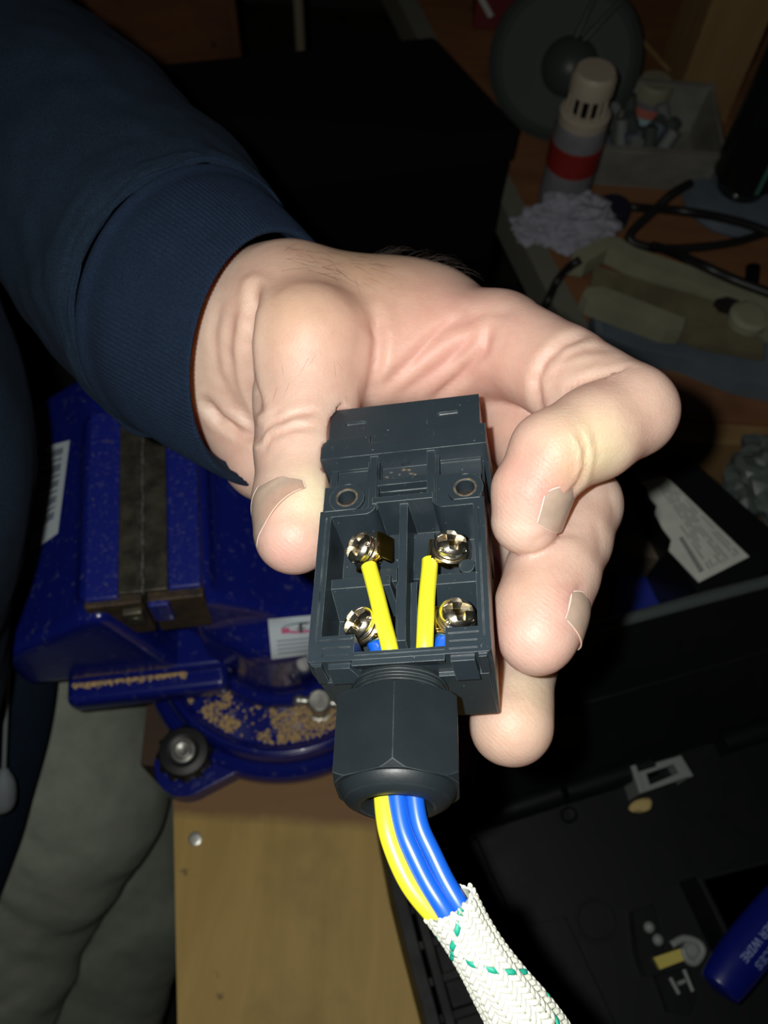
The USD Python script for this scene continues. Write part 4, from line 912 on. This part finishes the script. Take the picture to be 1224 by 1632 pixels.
def handle_text(txt, s_end, off, h):
    """lettering read towards the handle's end, wrapped on its upper side"""
    t = meshkit.text_mesh(txt, h, .0003); v = np.array(t.vertices); L = v[:, 0].max()
    s = s_end + (L - v[:, 0]); c = off + v[:, 1] - h / 2
    i = np.clip(np.searchsorted(arcs, s), 1, len(arcs) - 1); w = ((s - arcs[i - 1]) / (arcs[i] - arcs[i - 1]))[:, None]
    p = hp_[i - 1] * (1 - w) + hp_[i] * w; tt = T3[i]; x = np.cross(zaxis, tt); x /= np.linalg.norm(x, axis=1, keepdims=True)
    r = hr_[i]; up = .72 * np.sqrt(np.clip(r ** 2 - c ** 2, 0, None)) + v[:, 2] + .0001
    y = np.cross(tt, x)
    return p - x * c[:, None] + y * up[:, None], np.array(t.faces)
obj('lettering', handle_text('MBER WIRE', .0195, -.0010, .0042), 'tool_ink', pl)
obj('lettering', handle_text('ICES', .0225, .0066, .0042), 'tool_ink', pl)
# ------------------------------------------------------------------ behind the case: labelled box, packets
def rise(xy, py):
    """height at which the vertical through xy reaches the picture row py"""
    lo, hi = 0.0, 1.45
    for _ in range(50):
        m = (lo + hi) / 2; c = ROT.T @ (np.array([xy[0], xy[1], m]) - EYE); y = CY - F * c[1] / -c[2]
        lo, hi = (m, hi) if y > py else (lo, m)
    return (lo + hi) / 2
BXZ = BZ + .075
lb = thing('charger_box', 'black box bearing a torn white printed label, right of the fingers', 'box', (*Z(1110, 850, BXZ)[:2], BZ))
bq = zq([(1004, 742), (1085, 720), (1275, 884), (1120, 962)], BXZ)
obj('box_body', prism(bq, BZ + .001, BXZ), 'gloss_black', lb)
LQ = [(1012, 758), (1054, 752), (1194, 887), (1114, 928), (1066, 877), (1070, 860), (1056, 842), (1044, 818), (1047, 806), (1037, 795), (1029, 775), (1020, 766)]
plab = obj('paper_label', prism(zq(LQ, BXZ + .0006), BXZ, BXZ + .0006), 'paper_label', lb, label='white printed label with a torn edge')
def lq(s, t):
    a, b, c, d = map(np.array, ((1020, 760), (1054, 752), (1194, 887), (1114, 928)))
    return (1 - t) * ((1 - s) * a + s * b) + t * ((1 - s) * d + s * c)
inkr = np.random.default_rng(3)
for s in np.linspace(.30, .90, 9):
    t = .10
    while t < .93:
        ln = inkr.uniform(.05, .22)
        if inkr.random() < .78 and not (s < .42 and t < .5):
            obj('printed_line', prism(zq([lq(s - .014, t), lq(s + .014, t), lq(s + .014, min(t + ln, .94)), lq(s - .014, min(t + ln, .94))], BXZ + .0009), BXZ + .0005, BXZ + .0009), 'ink_pale', plab)
        t += ln + .03
for k in range(13):
    t = .60 + k * .026
    obj('bold_letter', prism(zq([lq(.10, t), lq(.19, t), lq(.19, t + .016), lq(.10, t + .016)], BXZ + .001), BXZ + .0005, BXZ + .001), 'ink_dark', plab)
obj('label_corner', prism(zq([(1012, 758), (1054, 752), (1060, 758), (1018, 768)], BXZ + .0010), BXZ + .0005, BXZ + .0010), 'brown_card', plab, label='brown torn corner')
cb = obj('cardboard_box', prism(zq([(972, 772), (1020, 764), (1068, 868), (1066, 892), (975, 884)], BZ + .05), BZ + .001, BZ + .05), 'brown_card', None, label='dull brown card box between the fingers and the white-labelled black box', cat='box')
pb = thing('blue_packet', 'blue and yellow packet lying right of the middle finger', 'packet', Z(1015, 940, BZ))
obj('sleeve', prism(zq([(990, 894), (1060, 893), (1052, 982), (976, 986)], BZ + .02), BZ + .001, BZ + .02), 'packet_blue', pb)
obj('end_flap', prism(zq([(990, 981), (1048, 980), (1042, 1001), (996, 1003)], BZ + .018), BZ + .001, BZ + .018), 'packet_yellow', pb, label='yellow end of the packet')
obj('wood_offcut', prism(zq([(900, 990), (946, 990), (944, 1022), (900, 1020)], BZ + .014), BZ + .001, BZ + .014), 'foam_tan', None, label='small tan wooden offcut beside the blue packet', cat='offcut')
def blob(c, r, seed, amp=.6, fr=2.0, sub=3):
    s = trimesh.creation.icosphere(subdivisions=sub); v = np.array(s.vertices)
    n = meshkit.fbm(v * fr + seed, 4, seed) - .5; rd = np.abs(meshkit.noise(v * fr * 1.7 + 9, seed + 3) - .5)
    return v * (1 + amp * n * 2 - amp * .6 * rd)[:, None] * r + c, np.array(s.faces)
obj('plastic_bag', blob(Z(1245, 764, BZ + .03), np.array([.035, .035, .03]), 5), 'pale_grey_bag', None, smooth=20, label='crumpled pale plastic bag at the right edge of the picture', cat='bag')

# ------------------------------------------------------------------ the farther bench and its clutter
L1, L2 = Z(806, 325, BZ), Z(888, 485, BZ); ld = unit(L2 - L1)
fl, nl = L1 - ld * .60, L2 + ld * .12
far = thing('second_workbench', 'orange-brown wooden workbench cluttered with bottles, cables and trays', 'workbench', (.5, .8, 0))
obj('bench_top', prism([nl[:2] + [.016, 0], (.95, nl[1]), (.95, fl[1]), fl[:2] + [.016, 0]], BZ - .03, BZ), 'far_bench', far)
obj('edge_trim', strip([nl[:2] + [.006, 0], fl[:2] + [.006, 0]], .020, BZ - .034, BZ + .002), 'edge_strip', far, label='grey-green edging strip')
obj('front_rail', box(nl[0], .95, nl[1] - .02, nl[1], BZ - .085, BZ - .004), 'raw_timber', far, label='pale front rail')
for x, y in ((.24, .50), (.90, .50), (.24, 1.05), (.90, 1.05)): obj('bench_leg', box(x - .035, x + .035, y - .035, y + .035, 0, BZ - .03), 'bench_edge', far)
# grey tray with a cream frame on it
tray = thing('parts_tray', 'long slate-grey plastic tray at the front of the far bench', 'tray', Z(1085, 560, BZ))
T0 = [(944, 494), (1000, 476), (1300, 555), (1300, 632), (1180, 606), (1090, 570), (1000, 552), (950, 530)]
tq = zq(T0, BZ + .02); tc = tq.mean(0)
obj('tray_body', prism(tq, BZ + .001, BZ + .020) - prism(tc + (tq - tc) * .90, BZ + .006, BZ + .03), 'slate_plastic', tray)
sj = thing('sanding_frame', 'cream plastic frame with a worn tan bed resting on the grey tray', 'frame', (*Z(1080, 480, BZ + .02)[:2], BZ + .02))
fz = BZ + .034
obj('bed', prism(zq([(950, 415), (1215, 492), (1224, 560), (1120, 540), (940, 468)], fz), BZ + .021, fz - .006), 'tan_bed', sj)
obj('far_rail', uni(prism(zq([(908, 420), (912, 408), (955, 384), (985, 384), (1010, 400), (1240, 478), (1240, 500), (1020, 428), (968, 402), (932, 424)], fz), BZ + .021, fz + .004)), 'cream_plastic', sj)
obj('near_rail', prism(zq([(926, 474), (935, 463), (960, 462), (1090, 512), (1085, 532), (1060, 530), (935, 484)], fz), BZ + .021, fz + .004), 'cream_plastic', sj)
obj('end_lug', uni(prism(zq([(1168, 508), (1190, 490), (1240, 500), (1240, 530), (1205, 528), (1180, 520)], fz), BZ + .021, fz + .008), lathe([(0, 0), (.016, 0), (.016, .007), (.012, .009), (0, .009)], 28).translate(Z(1190, 512, fz).tolist())), 'cream_plastic', sj)
obj('slot', prism(zq([(1140, 478), (1172, 470), (1182, 488), (1165, 494), (1150, 490)], fz), fz - .007, fz + .001), 'hole_dark', sj)
obj('black_peg', rod(Z(1198, 452, BZ), Z(1200, 425, BZ + .016), .006), 'matt_black', None, smooth=40, label='short black peg standing behind the cream frame', cat='peg')
# cables
def cable(name, pts, z, r, label, group=None):
    p = spline([Z(a, b, BZ + c) for (a, b), c in zip(pts, z)], 90)
    obj(name, tube(p, r, 12), 'knob_black', None, smooth=True, label=label, cat='cable', group=group)
cable('power_cable', [(1100, 292), (1072, 308), (1046, 332), (1006, 371), (1010, 387), (1052, 396), (1117, 394), (1183, 383), (1250, 360)], [.03, .03, .022, .012, .008, .006, .006, .006, .006], .0040, 'black cable looping up to the black post')
cable('power_cable', [(958, 326), (1018, 331), (1084, 336), (1150, 347), (1215, 366), (1270, 395)], [.012, .012, .036, .032, .026, .02], .0040, 'black cable running right from the dark cap beside the tissue')
cable('power_cable', [(1040, 392), (1064, 399), (1117, 422), (1170, 446), (1240, 472)], [.012, .022, .050, .050, .050], .0042, 'black cable lying across the cream frame')
cable('power_cable', [(925, 414), (912, 422), (897, 436), (884, 455), (874, 478), (862, 500)], [.040, .036, .016, .006, .005, -.012], .0036, 'thin black cable hanging over the far bench edge')
# bottle
bb = Z(893, 328, BZ)
hB = [rise(bb + np.array([0, -.020, 0]), y) - BZ for y in (300, 284, 246, 216, 202, 198, 168, 164, 137)]
bot = thing('spray_bottle', 'white bottle with a red band and slotted cream cap on the far bench', 'bottle', bb)
obj('bottle_body', lathe([(0, 0), (.021, 0), (.0225, .004), (.0225, hB[3] - .008), (.020, hB[3]), (0, hB[3])], 40).translate(bb.tolist()), 'bottle_white', bot, smooth=40)
obj('red_band', lathe([(.0215, hB[1]), (.0231, hB[1]), (.0231, hB[2]), (.0215, hB[2])], 40).translate(bb.tolist()), 'band_red', bot, smooth=40, label='red label band')
obj('collar', lathe([(0, hB[3]), (.0215, hB[3]), (.0215, hB[4]), (.018, hB[5]), (0, hB[5])], 40).translate(bb.tolist()), 'bottle_cap', bot, smooth=40)
obj('nozzle', lathe([(0, hB[5]), (.0135, hB[5]), (.0135, hB[6]), (0, hB[6])], 32).translate(bb.tolist()), 'matt_black', bot, smooth=40)
for k in range(12):
    a = k * math.pi / 6; obj('nozzle_rib', rod((.0155 * math.cos(a), .0155 * math.sin(a), hB[5]), (.0155 * math.cos(a), .0155 * math.sin(a), hB[6]), .0018, n=8).translate(bb.tolist()), 'bottle_cap', bot, smooth=40)
obj('cap', lathe([(0, hB[6]), (.0185, hB[6]), (.0185, hB[8] - .004), (.0155, hB[8]), (0, hB[8])], 40).translate(bb.tolist()), 'bottle_cap', bot, smooth=40)
ts = join(blob(Z(918, 344, BZ + .020), np.array([.036, .024, .019]), 2, .6, 2.2, 4), blob(Z(858, 362, BZ + .012), np.array([.024, .018, .012]), 6, .6, 2.4, 4), blob(Z(905, 374, BZ + .012), np.array([.030, .018, .012]), 8, .6, 2.4, 4))
obj('crumpled_tissue', ts, 'tissue', None, smooth=25, label='crumpled white and blue paper tissue in front of the bottle', cat='tissue')
dc = Z(972, 352, BZ)
dcap = thing('screw_cap', 'small navy screw cap beside the crumpled tissue', 'cap', dc)
obj('cap_body', lathe([(0, 0), (.015, 0), (.015, .018), (.0135, .020), (0, .020)], 36).translate(dc.tolist()), 'cap_navy', dcap, smooth=40)
for k in range(18):
    a = k * math.pi / 9; obj('grip_ridge', rod((.0150 * math.cos(a), .0150 * math.sin(a), .001), (.0150 * math.cos(a), .0150 * math.sin(a), .018), .0008, n=6).translate(dc.tolist()), 'cap_navy', dcap)
# clear tub with fittings, little pot
tb = Z(1030, 300, BZ); th_ = rise(tb, 232) - BZ
tub = thing('plastic_tub', 'clear plastic tub of small dark fittings behind the cables', 'tub', tb)
tw = .052
sh0 = MF.batch_hull([box(-tw, tw, 0, .085, 0, .002), box(-tw - .006, tw + .006, -.006, .092, th_ - .002, th_)]) - MF.batch_hull([box(-tw + .003, tw - .003, .003, .082, .003, .004), box(-tw - .003, tw + .003, -.003, .089, th_, th_ + .002)])
obj('tub_body', uni(sh0, box(-tw - .009, tw + .009, -.009, -.003, th_ - .004, th_), box(-tw - .009, tw + .009, .089, .095, th_ - .004, th_)).translate(tb.tolist()), 'clear_tub', tub)
fr_ = np.random.default_rng(8)
for k in range(14):
    x, y = fr_.uniform(-.038, .038), fr_.uniform(.014, .074); a = fr_.uniform(0, 6.3)
    obj('fitting', uni(rod((x, y, .010 + .002 * (k % 4)), (x + .016 * math.cos(a), y + .010 * math.sin(a), th_ * .8), .006, n=12), MF.sphere(.008, 12).translate([x, y, .014])).translate(tb.tolist()), ('fan_dark', 'light_metal', 'slate_plastic')[k % 3], tub, smooth=40)
pt = Z(1024, 196, BZ); ph = [rise(pt, y) - BZ for y in (182, 174, 160, 150, 128)]
pot = thing('small_pot', 'small cream pot with pink and pale blue bands near the timber', 'pot', pt)
obj('pot_body', lathe([(0, 0), (.016, 0), (.017, .003), (.017, ph[3]), (0, ph[3])], 32).translate(pt.tolist()), 'bottle_white', pot, smooth=40)
obj('blue_band', lathe([(.0165, ph[0]), (.0176, ph[0]), (.0176, ph[1]), (.0165, ph[1])], 32).translate(pt.tolist()), 'cyan_label', pot, smooth=40, label='pale blue band')
obj('pink_band', lathe([(.0165, ph[1] + .001), (.0176, ph[1] + .001), (.0176, ph[2]), (.0165, ph[2])], 32).translate(pt.tolist()), 'pink_label', pot, smooth=40, label='pink band')
obj('pot_lid', lathe([(0, ph[3]), (.018, ph[3]), (.018, ph[4] - .004), (.015, ph[4]), (0, ph[4])], 32).translate(pt.tolist()), 'cream_plastic', pot, smooth=40)
# timber offcut, black post lamp
tm = Z(1104, 196, BZ)
tim = thing('carton', 'tall tan cardboard carton standing on the far bench at the top right', 'carton', tm)
obj('carton_body', box(-.026, .034, 0, .06, 0, .23).rotate([0, 0, 8]).translate(tm.tolist()), 'raw_timber', tim)
obj('carton_flap', hullp([(-.026, 0, .23), (.034, 0, .23), (.030, -.03, .255), (-.022, -.03, .255), (-.026, .003, .23), (.034, .003, .23)]).rotate([0, 0, 8]).translate(tm.tolist()), 'raw_timber', tim, label='open flap')
lp = Z(1168, 322, BZ)
post = thing('work_light', 'black cylindrical upright with a thin green stripe on a grey foot', 'work light', lp)
obj('foot', lathe([(0, 0), (.048, 0), (.05, .004), (.046, .014), (.036, .018), (0, .018)], 48).translate(lp.tolist()), 'slate_plastic', post, smooth=40)
obj('barrel', lathe([(0, .018), (.022, .018), (.024, .026), (.030, .034), (.030, .42), (.026, .43), (0, .43)], 48).translate(lp.tolist()), 'gloss_black', post, smooth=40)
obj('stripe', box(-.0016, .0016, -.0312, -.029, .036, .41).rotate([0, 0, 6]).translate(lp.tolist()), 'green_strip', post, label='green stripe')
obj('screw', MF.sphere(.003, 14).translate((lp + [-.010, -.0215, .026]).tolist()), 'bolt_steel', post, smooth=True)
# grey domed guard disc, propped behind the bottle
dcn = P(900, 96, 838); dn_ = unit(EYE - dcn + np.array([-.06, 0, .12]))
disc = thing('fan_guard', 'round dark grey fan guard with a domed hub propped behind the bottle', 'fan', dcn)
def dd(m): return place(m, dcn, dn_, [0, 0, 1])
obj('guard_dish', dd(lathe([(0, -.012), (.062, -.012), (.070, -.002), (.0705, .002), (.068, .003), (.060, -.006), (0, -.006)], 72)), 'fan_dark', disc, smooth=40)
obj('guard_ring', dd(lathe([(.0655, 0), (.071, 0), (.072, .003), (.069, .006), (.0655, .003)], 72)), 'fan_grey', disc, smooth=40)
obj('hub', dd(lathe([(0, .014), (.008, .0135), (.017, .010), (.024, .003), (.027, -.004), (.027, -.008), (0, -.008)], 48).translate([.006, -.004, 0])), 'fan_grey', disc, smooth=True)
for a in (58, 78):
    ca_, sa_ = math.cos(math.radians(a)), math.sin(math.radians(a))
    obj('spoke', dd(rod((.02 * ca_, .02 * sa_, .0), (.066 * ca_, .066 * sa_, .001), .0026, n=10)), 'fan_grey', disc, smooth=True)
obj('prop', rod(dcn - dn_ * .012, np.array([dcn[0], dcn[1] + .07, BZ + .013]), .008), 'fan_dark', disc, smooth=40)
# things at the very back
rb0 = P(800, 28, 935); rb0[2] = BZ
rbx = thing('red_tin', 'dark red tin with a pale stripe behind the fan guard', 'tin', rb0)
obj('tin_body', rbox(-.03, .03, 0, .05, 0, .075, .004, 10).translate(rb0.tolist()), 'red_paint', rbx, smooth=40)
obj('pale_stripe', box(-.003, .003, -.0008, .001, .02, .06).rotate([0, -35, 0]).translate((rb0 + [0.0, 0, 0]).tolist()), 'pale_grey', rbx, label='pale stripe')
st0, st1 = P(998, 36, 900), P(1066, 112, 862)
obj('dowel', rod(st0, st1 + np.array([0, 0, -.0]), .0026), 'raw_timber', None, smooth=40, label='thin wooden dowel leaning between the fan guard and the carton', cat='dowel')
# big black chest
q4 = [Z(330, 270, 1.0), Z(825, 205, 1.0), Z(690, 60, 1.0), Z(190, 110, 1.0)]; q4 = np.array(q4)[:, :2]; qc = q4.mean(0)
chest = thing('storage_chest', 'large black storage chest with a flat lid behind the hand', 'chest', (*qc, 0))
obj('chest_body', prism(qc + (q4 - qc) * .985, 0, .968), 'matt_black', chest)
obj('chest_lid', prism(q4, .970, 1.0), 'chest_lid', chest)
# cupboard and pole behind it
c0_, c1_ = P(175, 116, 1130), P(384, 82, 1130)
cup = thing('cupboard', 'dark reddish-brown wooden cupboard at the top left, behind the sleeve', 'cupboard', (c0_[0], c0_[1], 0))
cx = unit((c1_ - c0_) * [1, 1, 0]); cl_ = np.linalg.norm((c1_ - c0_)[:2]); cyv = np.array([-cx[1], cx[0], 0])
def cb_(x0, x1, y0, y1, z0, z1): return hullp([c0_ * [1, 1, 0] + cx * x + cyv * y + [0, 0, z] for x in (x0, x1) for y in (y0, y1) for z in (z0, z1)])
zc = float(min(c0_[2], c1_[2]))
obj('carcase', cb_(-.14, cl_, .0, .3, 0, 1.55), 'cupboard_wood', cup)
obj('door', cb_(-.13, cl_ - .012, -.018, -.001, zc + .006, 1.53), 'cupboard_wood', cup)
obj('door_rail', cb_(-.13, cl_ - .01, -.024, -.001, zc - .004, zc + .003), 'pale_rail', cup, label='pale lower rail')
pp = P(478, 60, 1200)
obj('pole', rod((pp[0], pp[1], 0), (pp[0], pp[1], 1.6), .007), 'pale_rail', None, smooth=40, label='thin pale upright pole behind the black chest', cat='pole')
rag = P(620, 30, 905)
obj('dark_cloth', blob(np.array([rag[0], rag[1], 1.01]), np.array([.07, .05, .03]), 17, .4, 1.6, 4), 'navy_cloth', None, smooth=30, label='dark blue cloth on the rear edge of the black chest', cat='cloth')
# ------------------------------------------------------------------ the room
def shell(name, m, mm): obj(name, m, mm, None, kind='structure')
shell('floor', box(-2, 2, -1.6, 2.4, -.05, 0), 'floor_dark'); shell('ceiling', box(-2, 2, -1.6, 2.4, 2.5, 2.55), 'wall_dark')
shell('wall_back', box(-2, 2, 2.4, 2.45, 0, 2.5), 'wall_dark'); shell('wall_front', box(-2, 2, -1.65, -1.6, 0, 2.5), 'wall_dark')
shell('wall_left', box(-2.05, -2, -1.6, 2.4, 0, 2.5), 'wall_dark'); shell('wall_right', box(2, 2.05, -1.6, 2.4, 0, 2.5), 'wall_dark')
